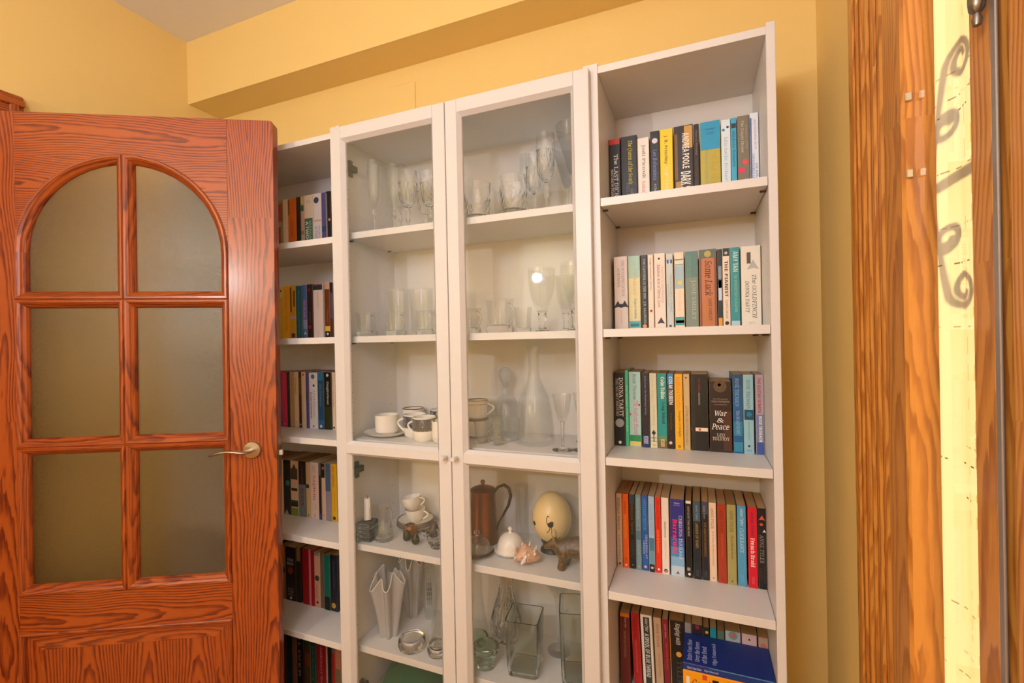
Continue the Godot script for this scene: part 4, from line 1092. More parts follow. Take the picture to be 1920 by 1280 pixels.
		[-0.2279, -0.1906, 0.1986, "#ded2cb", "white paperback with grey lettering and bird picture", [["d", "", 0.4, 0.12, 0.3, "#3a4250"], ["b", "", 0.47, 0.5, "#d8a884"], ["t", "ATWOOD", "k", 0.58, 0.97, 0.35, 0.3, "#a4a0b8"], ["t", "MARGARET", "k", 0.58, 0.97, 0.72, 0.24, "#b0a8b0"]]],
		[-0.1899, -0.1688, 0.1969, "#53508c", "violet blue paperback with magenta foot", [["b", "", 0.6, 0.7, "#1f4a6c"], ["b", "", 0.78, 1.0, "#7c3a78"]]],
		[-0.1684, -0.1459, 0.1987, "#1c1414", "black paperback with a pink dot at right end", [["r", "", 0.05, 0.25, 0.03, 0.97, "#8a8478"], ["d", "", 0.65, 0.5, 0.2, "#d88a6a"]]],
	]],
	["left2", 1.3672, [
		[-0.4159, -0.4021, 0.1926, "#a01a10", "slim red paperback", []],
		[-0.401, -0.3811, 0.1925, "#c8b05a", "pale yellow paperback with small black figure", [["d", "", 0.5, 0.08, 0.2, "#3a3420"], ["b", "", 0.2, 1.0, "#c09a2c"]]],
		[-0.3803, -0.3469, 0.1938, "#dd9a14", "golden orange paperback with brown lettering", [["t", "A Thousand Splendid", "f", 0.08, 0.85, 0.5, 0.34, "#b06a10"]]],
		[-0.346, -0.3188, 0.1939, "#c8940f", "yellow paperback with black leopard print", [["r", "", 0.05, 0.3, 0.03, 0.5, "#5a3c10"], ["r", "", 0.6, 0.9, 0.1, 0.4, "#6a4810"], ["b", "", 0.58, 0.63, "#b89ab4"], ["r", "", 0.2, 0.8, 0.9, 0.98, "#4a3410"]]],
		[-0.318, -0.2878, 0.191, "#155a72", "teal blue paperback with pale lettering", [["t", "Khaled Hosseini and the sea", "f", 0.1, 0.9, 0.5, 0.26, "#5a9aa4"]]],
		[-0.2865, -0.2668, 0.1923, "#3f6aa8", "light blue paperback with pink lettering", [["t", "THE ISLAND", "k", 0.28, 0.62, 0.45, 0.5, "#d87a98"], ["b", "", 0.65, 0.82, "#8a94b8"], ["p", "", 0.5, 0.9, 0.3, "#e0c890"]]],
		[-0.2658, -0.2385, 0.1927, "#2a120e", "dark maroon paperback with small red marks", [["d", "", 0.45, 0.1, 0.2, "#7a2a18"], ["t", "TRAVELS", "f", 0.5, 0.72, 0.5, 0.24, "#7a5a50"], ["d", "", 0.45, 0.79, 0.26, "#8a1c14"]]],
		[-0.2377, -0.1935, 0.1908, "#e3cbbb", "wide whitish paperback with dark green top", [["b", "", 0, 0.02, "#9a1c20"], ["b", "", 0.02, 0.105, "#173a34"], ["t", "Edward Fitzgerald", "f", 0.14, 0.43, 0.5, 0.14, "#a08c80"], ["t", "novel", "f", 0.86, 0.97, 0.5, 0.12, "#b8a498"]]],
		[-0.1839, -0.1595, 0.1943, "#6a3410", "brown paperback with picture and yellow patch", [["b", "", 0, 0.12, "#c89a7c"], ["t", "The Reader", "f", 0.5, 0.72, 0.5, 0.22, "#a07a50"], ["b", "", 0.79, 0.88, "#d8b040"], ["b", "", 0.88, 1.0, "#1c1414"], ["d", "", 0.5, 0.93, 0.2, "#c8ccc4"]]],
		[-0.1589, -0.1479, 0.1931, "#4c4450", "slim grey violet paperback at right end", [["b", "", 0, 0.18, "#1a1418"], ["b", "", 0.65, 1.0, "#4a2414"]]],
	]],
	["left3", 1.0443, [
		[-0.418, -0.3958, 0.2007, "#2a4e84", "blue paperback with light lettering", [["t", "Barbara Kingsolver", "f", 0.05, 0.7, 0.5, 0.34, "#5a7aa8"], ["d", "", 0.5, 0.95, 0.2, "#b0a8b8"]]],
		[-0.3947, -0.3716, 0.2019, "#b8154c", "magenta pink paperback", [["t", "Kingsolver", "s", 0.03, 0.48, 0.5, 0.4, "#d8486c"], ["d", "", 0.5, 0.95, 0.18, "#d84a6a"]]],
		[-0.3708, -0.3573, 0.201, "#1c1d2c", "narrow black blue paperback", [["d", "", 0.6, 0.28, 0.3, "#2a4a1c"]]],
		[-0.3565, -0.3347, 0.2032, "#b08c68", "tan paperback with faint lettering", [["t", "Jeffrey Eugenides", "f", 0.1, 0.6, 0.5, 0.3, "#8a6a4c"]]],
		[-0.3341, -0.3147, 0.2023, "#d2b896", "cream paperback with brown lettering", [["t", "Iris Murdoch", "f", 0.1, 0.4, 0.4, 0.34, "#7a6248"], ["d", "", 0.5, 0.9, 0.12, "#9a8464"]]],
		[-0.3136, -0.3008, 0.2024, "#3c2414", "slim dark brown paperback", [["b", "", 0.1, 0.4, "#6a4a24"], ["b", "", 0.8, 1.0, "#1c1814"], ["d", "", 0.5, 0.94, 0.26, "#b8b0a0"]]],
		[-0.2997, -0.2803, 0.2025, "#d8bc9c", "cream paperback with a red dot near top", [["d", "", 0.55, 0.05, 0.2, "#a83a24"], ["t", "Penelope Lively", "f", 0.4, 0.8, 0.5, 0.3, "#b89880"]]],
		[-0.2792, -0.2666, 0.2016, "#4c4484", "narrow violet paperback", [["b", "", 0.35, 0.5, "#3a4a3c"]]],
		[-0.2655, -0.227, 0.1997, "#d6ccc2", "wide white paperback with grey and black lettering", [["d", "", 0.5, 0.07, 0.22, "#5a6468"], ["d", "", 0.6, 0.23, 0.12, "#2c3a4c"], ["t", "Middlesex", "f", 0.31, 0.8, 0.62, 0.34, "#9c8ca0"], ["t", "JEFFREY EUGENIDES", "k", 0.34, 0.82, 0.24, 0.2, "#3a2c28"], ["d", "", 0.5, 0.96, 0.12, "#8a8888"]]],
		[-0.2246, -0.1966, 0.201, "#1f4a64", "blue paperback with pale script", [["b", "", 0, 0.14, "#2a6c8c"], ["t", "Jill Dawson", "i", 0.2, 0.6, 0.5, 0.44, "#6a8ca0"], ["b", "", 0.84, 0.92, "#1c5c94"], ["d", "", 0.5, 0.95, 0.2, "#d8bcb0"]]],
		[-0.1958, -0.1618, 0.2012, "#16180f", "black green paperback with white lettering", [["d", "", 0.5, 0.05, 0.16, "#d0ccc0"], ["t", "Slaughterhouse", "f", 0.16, 0.56, 0.5, 0.36, "#d8d4c4"], ["b", "", 0.6, 0.98, "#2c3014"]]],
		[-0.1608, -0.1468, 0.2014, "#d2b698", "cream paperback at the right end", [["t", "Colum McCann", "f", 0.04, 0.6, 0.5, 0.4, "#9a7a64"], ["d", "", 0.5, 0.96, 0.28, "#2a201a"]]],
	]],
	["left4", 0.7212, [
		[-0.4317, -0.4183, 0.2001, "#b02410", "slim red paperback beside the door latch", []],
		[-0.4167, -0.3993, 0.2002, "#c4a888", "narrow cream paperback", []],
		[-0.3984, -0.3635, 0.1998, "#12161a", "black paperback with a teal glow in middle", [["d", "", 0.6, 0.42, 0.3, "#3a6a6c"], ["p", "", 0.4, 0.96, 0.3, "#a8947c"]]],
		[-0.3623, -0.3269, 0.2002, "#d2b49a", "pale paperback with black pagoda silhouettes", [["r", "", 0.05, 0.95, 0.14, 0.34, "#4a3e34"], ["p", "", 0.5, 0.11, 0.3, "#4a3e34"], ["r", "", 0.1, 0.9, 0.5, 0.55, "#33302a"], ["b", "", 0.72, 0.76, "#1f4a2c"], ["b", "", 0.76, 0.84, "#16181a"], ["b", "", 0.86, 1.0, "#7a8a34"]]],
		[-0.3251, -0.2897, 0.2006, "#281416", "dark maroon and grey blue paperback", [["b", "", 0.42, 1.0, "#6f7c88"], ["t", "THE ROOM", "k", 0.48, 0.8, 0.5, 0.32, "#7a2440"], ["t", "Louise Doughty", "f", 0.06, 0.4, 0.5, 0.3, "#6a6468"]]],
		[-0.2885, -0.269, 0.1993, "#cbac7c", "cream yellow paperback with dark blue mark", [["d", "", 0.4, 0.43, 0.4, "#2c3444"], ["d", "", 0.5, 0.95, 0.18, "#8a5a2c"]]],
		[-0.2678, -0.2308, 0.2016, "#d9bda8", "whitish paperback with large red title", [["t", "Sapiens", "f", 0.23, 0.67, 0.5, 0.42, "#b8303c"], ["t", "Yuval Noah", "f", 0.06, 0.17, 0.62, 0.2, "#a08a80"], ["t", "Harari", "f", 0.06, 0.16, 0.36, 0.2, "#a08a80"], ["t", "A Brief History", "f", 0.72, 0.85, 0.6, 0.2, "#a08a80"], ["r", "", 0.48, 0.54, 0.92, 0.98, "#6a5a54"]]],
		[-0.2296, -0.2183, 0.2012, "#241a18", "slim dark paperback", [["b", "", 0, 0.22, "#4c5a68"], ["b", "", 0.9, 1.0, "#3c4a78"]]],
		[-0.2177, -0.2, 0.2001, "#d2ae94", "pale paperback with a dark head picture", [["b", "", 0, 0.25, "#241a16"], ["d", "", 0.5, 0.08, 0.3, "#a8684a"], ["d", "", 0.5, 0.92, 0.2, "#b09a4c"]]],
		[-0.1995, -0.1747, 0.2018, "#8f8494", "lilac and blue paperback", [["b", "", 0, 0.48, "#44627c"]]],
		[-0.1738, -0.1493, 0.2027, "#cf9c14", "yellow paperback with red brown lettering", [["t", "Kate Atkinson", "i", 0.04, 0.4, 0.5, 0.44, "#a8441c"], ["t", "Started early", "f", 0.5, 0.82, 0.6, 0.3, "#a8741c"], ["d", "", 0.5, 0.94, 0.26, "#2c2414"]]],
	]],
	["left5", 0.4046, [
		[-0.4272, -0.4006, 0.1946, "#8a5c24", "tan gold paperback", [["b", "", 0.4, 0.5, "#2a2418"]]],
		[-0.3977, -0.3468, 0.1973, "#17121a", "wide black paperback with grey letters and red dot", [["h", "THE", "k", 0.24, 0.6, 0.05, "#a8a4a0"], ["h", "RED", "k", 0.31, 0.6, 0.05, "#a8a4a0"], ["d", "", 0.5, 0.44, 0.26, "#8a2c24"], ["t", "IN", "k", 0.76, 0.9, 0.5, 0.5, "#6a6664"], ["d", "", 0.5, 0.95, 0.1, "#c8c4c0"]]],
		[-0.3455, -0.3228, 0.2006, "#14110f", "black paperback with a tan patch at top", [["r", "", 0.15, 0.85, 0, 0.25, "#8a6a40"]]],
		[-0.3155, -0.2576, 0.2019, "#9a0c1c", "wide red hardback with a vertical pale stripe", [["r", "", 0.56, 0.72, 0, 1, "#c87a70"]]],
		[-0.2572, -0.2328, 0.1969, "#c89a7c", "peach cream paperback with a green round picture", [["b", "", 0, 0.06, "#7c8a84"], ["d", "", 0.5, 0.47, 0.42, "#3a4024"], ["t", "Pastoral", "f", 0.6, 0.84, 0.5, 0.42, "#b8302c"], ["d", "", 0.5, 0.91, 0.2, "#3a2a20"]]],
		[-0.2323, -0.2127, 0.1981, "#6a5c48", "narrow grey brown paperback", []],
		[-0.2117, -0.186, 0.195, "#0f6a5c", "green teal paperback with black foot", [["b", "", 0.76, 1.0, "#12100f"]]],
		[-0.1847, -0.1524, 0.1985, "#191824", "dark blue black paperback with yellow spot", [["t", "The Shadow Catcher", "f", 0.1, 0.6, 0.5, 0.3, "#4a4858"], ["d", "", 0.4, 0.9, 0.3, "#c08a2c"]]],
	]],
	["left6", 0.085, [
		[-0.4269, -0.4049, 0.235, "#4a2c1c", "brown hardback", []],
		[-0.4028, -0.3739, 0.235, "#12304a", "dark navy paperback", []],
		[-0.373, -0.3514, 0.235, "#8a5c40", "brown tan paperback", []],
		[-0.3493, -0.3166, 0.235, "#15131a", "black paperback with dotted pale lettering", [["t", "OLIVER", "k", 0.1, 0.8, 0.4, 0.3, "#8a8088"]]],
		[-0.3146, -0.2861, 0.235, "#4a3a22", "brown green paperback", [["b", "", 0.2, 0.3, "#2a4a1c"], ["b", "", 0.4, 0.6, "#7a3a18"]]],
		[-0.2852, -0.2606, 0.235, "#16402e", "dark green paperback with pale lettering", [["t", "The Hours of", "f", 0.25, 0.8, 0.5, 0.4, "#5a7a78"]]],
		[-0.2577, -0.2147, 0.235, "#8c0a14", "wide dark red paperback with pale title", [["t", "Revolutionary Road", "f", 0.04, 0.9, 0.5, 0.3, "#c88a80"]]],
		[-0.2139, -0.2071, 0.235, "#b8947c", "thin cream paperback", []],
		[-0.2063, -0.1884, 0.235, "#121512", "black paperback", []],
		[-0.1879, -0.1739, 0.235, "#a82018", "grey topped red paperback", [["b", "", 0, 0.28, "#6a6c64"]]],
		[-0.172, -0.1481, 0.235, "#a8684c", "peach brown paperback at right end", [["b", "", 0.5, 0.7, "#6a6040"]]],
	]],]

# ---------------------------------------------------------------- glass and china
func lathed(prof: Array, r: float, h: float, seg := 28, cut := []) -> Sh:
	var p := []
	for v in prof:
		p.append(Vector2(v.x * r, v.y * h))
	var s := Sh.new()
	s.lathe(p, seg, [cut[0], cut[1], cut[2] * h, cut[3] * h] if cut.size() else [])
	return s

# profiles by kind: [part, material, points (radius, height as shares), cut]
func kinds(kind: String) -> Array:
	var G: Material = M.glass
	var C: Material = M.crystal
	var foot := [Vector2(0, 0), Vector2(0.72, 0), Vector2(0.72, 0.008), Vector2(0.3, 0.02), Vector2(0.10, 0.04), Vector2(0, 0.04)]
	match kind:
		"flute":
			return [["foot", C, foot], ["stem", C, [Vector2(0, 0.04), Vector2(0.10, 0.04), Vector2(0.08, 0.18), Vector2(0.11, 0.23), Vector2(0.27, 0.26), Vector2(0.29, 0.29), Vector2(0.22, 0.32), Vector2(0.10, 0.345), Vector2(0.0, 0.35)]],
				["bowl", G, [Vector2(0.0, 0.345), Vector2(0.25, 0.36), Vector2(0.62, 0.42), Vector2(0.88, 0.52), Vector2(1.0, 0.68), Vector2(0.98, 0.85), Vector2(0.90, 1.0), Vector2(0.86, 1.0), Vector2(0.94, 0.85), Vector2(0.96, 0.68), Vector2(0.83, 0.53), Vector2(0.5, 0.43), Vector2(0, 0.40)]]]
		"cut_wine":
			return [["foot", C, foot], ["stem", C, [Vector2(0, 0.04), Vector2(0.13, 0.04), Vector2(0.11, 0.14), Vector2(0.22, 0.20), Vector2(0.27, 0.25), Vector2(0.2, 0.30), Vector2(0.26, 0.35), Vector2(0.16, 0.40), Vector2(0, 0.41)]],
				["bowl", C, [Vector2(0.0, 0.405), Vector2(0.3, 0.41), Vector2(0.62, 0.45), Vector2(0.82, 0.51), Vector2(0.93, 0.58), Vector2(0.99, 0.65), Vector2(1.0, 0.72), Vector2(0.99, 0.79), Vector2(0.97, 0.86), Vector2(0.93, 1.0), Vector2(0.89, 1.0), Vector2(0.93, 0.85), Vector2(0.92, 0.66), Vector2(0.75, 0.53), Vector2(0.4, 0.46), Vector2(0, 0.44)], [12, 0.10, 0.45, 0.80]]]
		"cut_tumbler":
			return [["base", C, [Vector2(0, 0), Vector2(0.88, 0), Vector2(0.92, 0.05), Vector2(0.93, 0.12), Vector2(0, 0.12)]],
				["body", C, [Vector2(0.93, 0.12), Vector2(0.94, 0.2), Vector2(0.95, 0.3), Vector2(0.96, 0.4), Vector2(0.97, 0.5), Vector2(0.98, 0.6), Vector2(1.0, 1.0), Vector2(0.95, 1.0), Vector2(0.92, 0.6), Vector2(0.88, 0.16), Vector2(0, 0.13)], [14, 0.09, 0.12, 0.6]]]
		"tumbler":
			return [["base", C, [Vector2(0, 0), Vector2(0.82, 0), Vector2(0.86, 0.04), Vector2(0.86, 0.14), Vector2(0, 0.14)]],
				["body", G, [Vector2(0.86, 0.14), Vector2(0.92, 0.5), Vector2(1.0, 1.0), Vector2(0.94, 1.0), Vector2(0.87, 0.5), Vector2(0.80, 0.18), Vector2(0, 0.15)]]]
		"tall_tumbler":
			return [["body", G, [Vector2(0, 0), Vector2(0.80, 0), Vector2(0.84, 0.03), Vector2(0.9, 0.5), Vector2(1.0, 1.0), Vector2(0.96, 1.0), Vector2(0.86, 0.5), Vector2(0.80, 0.07), Vector2(0, 0.06)]]]
		"glass_cup":
			return [["base", C, [Vector2(0, 0), Vector2(0.86, 0), Vector2(0.92, 0.06), Vector2(0.88, 0.20), Vector2(0.6, 0.24), Vector2(0, 0.25)]],
				["body", G, [Vector2(0.88, 0.20), Vector2(0.84, 0.4), Vector2(0.86, 0.75), Vector2(0.92, 0.9), Vector2(1.0, 1.0), Vector2(0.95, 1.0), Vector2(0.86, 0.88), Vector2(0.79, 0.7), Vector2(0.78, 0.4), Vector2(0.7, 0.27), Vector2(0, 0.26)]]]
		"goblet":
			return [["foot", C, [Vector2(0, 0), Vector2(0.6, 0), Vector2(0.6, 0.015), Vector2(0.32, 0.04), Vector2(0.28, 0.06), Vector2(0, 0.06)]],
				["stem", C, [Vector2(0, 0.06), Vector2(0.28, 0.06), Vector2(0.24, 0.12), Vector2(0.27, 0.2), Vector2(0.34, 0.235), Vector2(0.28, 0.27), Vector2(0.4, 0.33), Vector2(0, 0.35)]],
				["bowl", G, [Vector2(0.0, 0.33), Vector2(0.38, 0.33), Vector2(0.52, 0.40), Vector2(0.76, 0.52), Vector2(0.92, 0.68), Vector2(0.99, 0.85), Vector2(1.0, 1.0), Vector2(0.95, 1.0), Vector2(0.94, 0.85), Vector2(0.86, 0.69), Vector2(0.68, 0.53), Vector2(0.4, 0.42), Vector2(0, 0.39)]]]
		"trumpet":
			return [["foot", C, [Vector2(0, 0), Vector2(0.85, 0), Vector2(0.85, 0.008), Vector2(0.2, 0.025), Vector2(0.09, 0.05), Vector2(0, 0.05)]],
				["stem", C, [Vector2(0, 0.05), Vector2(0.09, 0.05), Vector2(0.08, 0.2), Vector2(0.12, 0.36), Vector2(0.16, 0.42), Vector2(0, 0.43)]],
				["bowl", M.smoke, [Vector2(0, 0.42), Vector2(0.16, 0.42), Vector2(0.34, 0.52), Vector2(0.58, 0.68), Vector2(0.82, 0.85), Vector2(1.0, 1.0)]]]
		"carafe":
			return [["body", G, [Vector2(0, 0), Vector2(0.80, 0), Vector2(0.94, 0.015), Vector2(1.0, 0.05), Vector2(0.97, 0.15), Vector2(0.88, 0.33), Vector2(0.74, 0.48), Vector2(0.50, 0.58), Vector2(0.32, 0.66), Vector2(0.27, 0.75), Vector2(0.29, 0.9), Vector2(0.34, 0.995), Vector2(0.32, 1.0), Vector2(0.26, 0.9), Vector2(0.24, 0.75), Vector2(0.29, 0.65), Vector2(0.48, 0.56), Vector2(0.7, 0.47), Vector2(0.85, 0.33), Vector2(0.94, 0.15), Vector2(0.93, 0.05), Vector2(0.7, 0.03), Vector2(0, 0.045)]]]
		"decanter":
			return [["body", G, [Vector2(0, 0), Vector2(0.85, 0), Vector2(0.97, 0.04), Vector2(1.0, 0.2), Vector2(0.95, 0.4), Vector2(0.72, 0.52), Vector2(0.36, 0.60), Vector2(0.26, 0.66), Vector2(0.26, 0.70), Vector2(0.34, 0.73), Vector2(0.34, 0.745), Vector2(0.2, 0.74), Vector2(0.2, 0.66), Vector2(0.3, 0.59), Vector2(0.68, 0.5), Vector2(0.9, 0.38), Vector2(0.93, 0.08), Vector2(0, 0.06)]],
				["stopper", M.frost, [Vector2(0, 0.68), Vector2(0.17, 0.70), Vector2(0.18, 0.75), Vector2(0.28, 0.765), Vector2(0.42, 0.82), Vector2(0.46, 0.87), Vector2(0.42, 0.93), Vector2(0.26, 0.99), Vector2(0, 1.0)]]]
		"cordial":
			return [["foot", C, [Vector2(0, 0), Vector2(1.0, 0), Vector2(1.0, 0.012), Vector2(0.5, 0.03), Vector2(0.15, 0.07), Vector2(0, 0.07)]],
				["stem", C, [Vector2(0, 0.07), Vector2(0.15, 0.07), Vector2(0.13, 0.25), Vector2(0.16, 0.42), Vector2(0.2, 0.5), Vector2(0, 0.52)]],
				["bowl", G, [Vector2(0, 0.50), Vector2(0.2, 0.50), Vector2(0.45, 0.56), Vector2(0.66, 0.7), Vector2(0.8, 0.86), Vector2(0.92, 1.0), Vector2(0.87, 1.0), Vector2(0.75, 0.86), Vector2(0.6, 0.71), Vector2(0.35, 0.6), Vector2(0, 0.56)]]]
		"cup":
			return [["body", M.china, [Vector2(0, 0), Vector2(0.72, 0), Vector2(0.78, 0.03), Vector2(0.95, 0.12), Vector2(0.99, 0.4), Vector2(1.0, 1.0), Vector2(0.95, 1.0), Vector2(0.93, 0.4), Vector2(0.85, 0.14), Vector2(0, 0.08)]]]
		"tea_cup":
			return [["body", M.china, [Vector2(0, 0), Vector2(0.5, 0), Vector2(0.52, 0.05), Vector2(0.72, 0.2), Vector2(0.88, 0.5), Vector2(1.0, 1.0), Vector2(0.95, 1.0), Vector2(0.82, 0.5), Vector2(0.66, 0.24), Vector2(0, 0.14)]]]
		"saucer":
			return [["body", M.china, [Vector2(0, 0.1), Vector2(0.5, 0.0), Vector2(0.58, 0.05), Vector2(0.9, 0.6), Vector2(1.0, 1.0), Vector2(0.97, 1.0), Vector2(0.6, 0.35), Vector2(0, 0.3)]]]
		"cylinder":
			return [["body", G, [Vector2(0, 0), Vector2(0.97, 0), Vector2(1.0, 0.01), Vector2(1.0, 1.0), Vector2(0.93, 1.0), Vector2(0.93, 0.05), Vector2(0, 0.05)]]]
		"flask":
			return [["body", G, [Vector2(0, 0), Vector2(0.9, 0), Vector2(1.0, 0.03), Vector2(0.93, 0.1), Vector2(0.62, 0.35), Vector2(0.45, 0.6), Vector2(0.42, 1.0), Vector2(0.37, 1.0), Vector2(0.40, 0.6), Vector2(0.57, 0.35), Vector2(0.86, 0.1), Vector2(0, 0.05)]]]
		"bulb_vase":
			return [["body", C, [Vector2(0, 0), Vector2(0.65, 0), Vector2(0.82, 0.05), Vector2(0.95, 0.13), Vector2(1.0, 0.21), Vector2(0.98, 0.29), Vector2(0.9, 0.37), Vector2(0.78, 0.45), Vector2(0.66, 0.53), Vector2(0.56, 0.61), Vector2(0.5, 0.69), Vector2(0.48, 0.77), Vector2(0.5, 1.0), Vector2(0.43, 1.0), Vector2(0.42, 0.75), Vector2(0.6, 0.5), Vector2(0.88, 0.28), Vector2(0.85, 0.13), Vector2(0, 0.06)], [11, 0.10, 0.05, 0.78]]]
		"votive":
			return [["body", M.green_glass, [Vector2(0, 0), Vector2(0.55, 0), Vector2(0.62, 0.05), Vector2(0.6, 0.3), Vector2(0.72, 0.5), Vector2(0.95, 0.75), Vector2(1.0, 0.9), Vector2(0.92, 1.0), Vector2(0.78, 0.98), Vector2(0.66, 0.8), Vector2(0.5, 0.55), Vector2(0.0, 0.5)]]]
		"ring_votive":
			return [["body", C, [Vector2(0, 0), Vector2(0.7, 0), Vector2(0.9, 0.12), Vector2(1.0, 0.45), Vector2(0.95, 0.8), Vector2(0.82, 1.0), Vector2(0.68, 0.98), Vector2(0.6, 0.6), Vector2(0.5, 0.35), Vector2(0, 0.3)]]]
		"martini":
			return [["foot", C, foot], ["stem", G, [Vector2(0, 0.04), Vector2(0.10, 0.04), Vector2(0.13, 0.5), Vector2(0.22, 0.70), Vector2(0.3, 0.76), Vector2(0, 0.78)]],
				["bowl", G, [Vector2(0, 0.76), Vector2(0.3, 0.76), Vector2(0.6, 0.86), Vector2(1.0, 1.0), Vector2(0.96, 1.0), Vector2(0.5, 0.86), Vector2(0, 0.79)]]]
		"faceted_bowl":
			return [["body", C, [Vector2(0, 0), Vector2(0.45, 0), Vector2(0.55, 0.15), Vector2(0.68, 0.35), Vector2(0.8, 0.55), Vector2(0.9, 0.78), Vector2(1.0, 1.0), Vector2(0.93, 1.0), Vector2(0.7, 0.55), Vector2(0.45, 0.25), Vector2(0, 0.18)], [9, 0.16, 0.0, 0.8]]]
	return []

func ware(called: String, kind: String, at: Vector3, r: float, h: float, label: String, cat: String, group := "") -> Node3D:
	var o := thing(called, label, cat, at, 0, group)
	for k in kinds(kind):
		part(k[0], lathed(k[2], r, h, 30, k[3] if k.size() > 3 else []), k[1], o)
	return o

func ear(o: Node3D, r: float, y0: float, y1: float, reach: float, ang: float, thick: float, m: Material):
	var s := Sh.new()
	var pts := []
	for i in 13:
		var t := i / 12.0
		pts.append(Vector3(r + reach * sin(PI * t) * (1.0 - 0.15 * t), lerpf(y1, y0, t) + 0.12 * (y1 - y0) * sin(PI * t), 0))
	s.tube(pts, thick, 8)
	var p := part("handle", s, m, o)
	p.rotation.y = -ang

func glassware():
	# top glass shelf
	var t1 := "top glass-cabinet shelf"
	ware("champagne_flute", "flute", Vector3(0.090, Y1 + LIFT, -0.07), 0.0225, 0.230, "clear champagne flute nearest the hinge side on the top glass shelf", "glass", "stemware on the top shelf")
	ware("champagne_flute", "flute", Vector3(0.152, Y1 + LIFT, -0.09), 0.0220, 0.215, "second clear champagne flute, between the first flute and the cut crystal", "glass", "stemware on the top shelf")
	ware("champagne_flute", "flute", Vector3(0.121, Y1 + LIFT, -0.165), 0.0235, 0.245, "tallest clear champagne flute, standing behind the other two", "glass", "stemware on the top shelf")
	ware("wine_glass", "cut_wine", Vector3(0.195, Y1 + LIFT, -0.10), 0.031, 0.192, "cut crystal wine glass in the middle of the left door's top shelf", "glass", "cut crystal wine glasses")
	ware("wine_glass", "cut_wine", Vector3(0.205, Y1 + LIFT, -0.185), 0.028, 0.188, "cut crystal wine glass behind another, left door's top shelf", "glass", "cut crystal wine glasses")
	ware("wine_glass", "cut_wine", Vector3(0.268, Y1 + LIFT, -0.11), 0.029, 0.182, "cut crystal wine glass partly hidden by the left door's right stile", "glass", "cut crystal wine glasses")
	ware("whisky_tumbler", "cut_tumbler", Vector3(0.442, Y1 + LIFT, -0.09), 0.040, 0.113, "low cut crystal tumbler beside the right door's left stile", "glass", "cut crystal tumblers")
	ware("whisky_tumbler", "cut_tumbler", Vector3(0.560, Y1 + LIFT, -0.08), 0.040, 0.113, "low cut crystal tumbler in the middle of the right door's top shelf", "glass", "cut crystal tumblers")
	ware("whisky_tumbler", "tumbler", Vector3(0.492, Y1 + LIFT, -0.175), 0.034, 0.118, "plain clear tumbler behind the two cut crystal tumblers", "glass")
	ware("wine_glass", "cut_wine", Vector3(0.650, Y1 + LIFT, -0.10), 0.027, 0.225, "tall cut crystal goblet in front of the smoky grey glasses", "glass", "cut crystal wine glasses")
	ware("wine_glass", "cut_wine", Vector3(0.597, Y1 + LIFT, -0.15), 0.024, 0.198, "slim cut crystal glass between tumbler and tall goblet", "glass", "cut crystal wine glasses")
	ware("champagne_flute", "flute", Vector3(0.552, Y1 + LIFT, -0.215), 0.022, 0.225, "slim clear flute at the back behind the cut crystal goblets", "glass", "stemware on the top shelf")
	ware("cocktail_glass", "trumpet", Vector3(0.728, Y1 + LIFT, -0.085), 0.043, 0.228, "smoky grey trumpet shaped glass nearest the right stile", "glass", "smoky trumpet glasses")
	ware("cocktail_glass", "trumpet", Vector3(0.690, Y1 + LIFT, -0.175), 0.043, 0.218, "smoky grey trumpet shaped glass further back", "glass", "smoky trumpet glasses")
	# second shelf: glass cups, tumblers, goblets
	for e in [[0.062, -0.055, "glass coffee cup nearest the hinges on the second shelf"], [0.157, -0.075, "glass coffee cup in the middle of the left door's second shelf"], [0.262, -0.085, "glass coffee cup beside the left door's right stile"], [0.412, -0.085, "glass coffee cup beside the right door's left stile"]]:
		var o := ware("glass_cup", "glass_cup", Vector3(e[0], Y2 + LIFT, e[1]), 0.036, 0.074, e[2], "cup", "glass coffee cups")
		ear(o, 0.030, 0.012, 0.062, 0.018, 0.35, 0.0032, M.crystal)
	var mug := ware("glass_cup", "glass_cup", Vector3(0.513, Y2 + LIFT, -0.075), 0.044, 0.095, "larger glass cup with flared rim, between a cup and goblets", "cup", "glass coffee cups")
	ear(mug, 0.037, 0.015, 0.08, 0.02, 0.4, 0.0034, M.crystal)
	ware("tumbler", "tall_tumbler", Vector3(0.101, Y2 + LIFT, -0.17), 0.040, 0.155, "tall clear tumbler behind the glass cups, nearer the hinges", "glass", "tall tumblers")
	ware("tumbler", "tall_tumbler", Vector3(0.192, Y2 + LIFT, -0.17), 0.040, 0.153, "tall clear tumbler behind the glass cups, nearer the door gap", "glass", "tall tumblers")
	ware("tumbler", "tall_tumbler", Vector3(0.290, Y2 + LIFT, -0.18), 0.038, 0.150, "tall clear tumbler mostly hidden by the stiles between the doors", "glass", "tall tumblers")
	ware("tumbler", "tumbler", Vector3(0.574, Y2 + LIFT, -0.10), 0.026, 0.071, "small clear tumbler between the large glass cup and a goblet", "glass")
	ware("goblet", "goblet", Vector3(0.610, Y2 + LIFT, -0.165), 0.041, 0.187, "large clear goblet with knobbed stem, leftmost of three goblets", "glass", "clear goblets")
	ware("goblet", "goblet", Vector3(0.668, Y2 + LIFT, -0.215), 0.030, 0.168, "narrow clear goblet standing behind the two large goblets", "glass", "clear goblets")
	ware("goblet", "goblet", Vector3(0.722, Y2 + LIFT, -0.12), 0.041, 0.188, "large clear goblet beside the right door's right stile", "glass", "clear goblets")
	# third shelf: cups, mugs, carafe
	china()
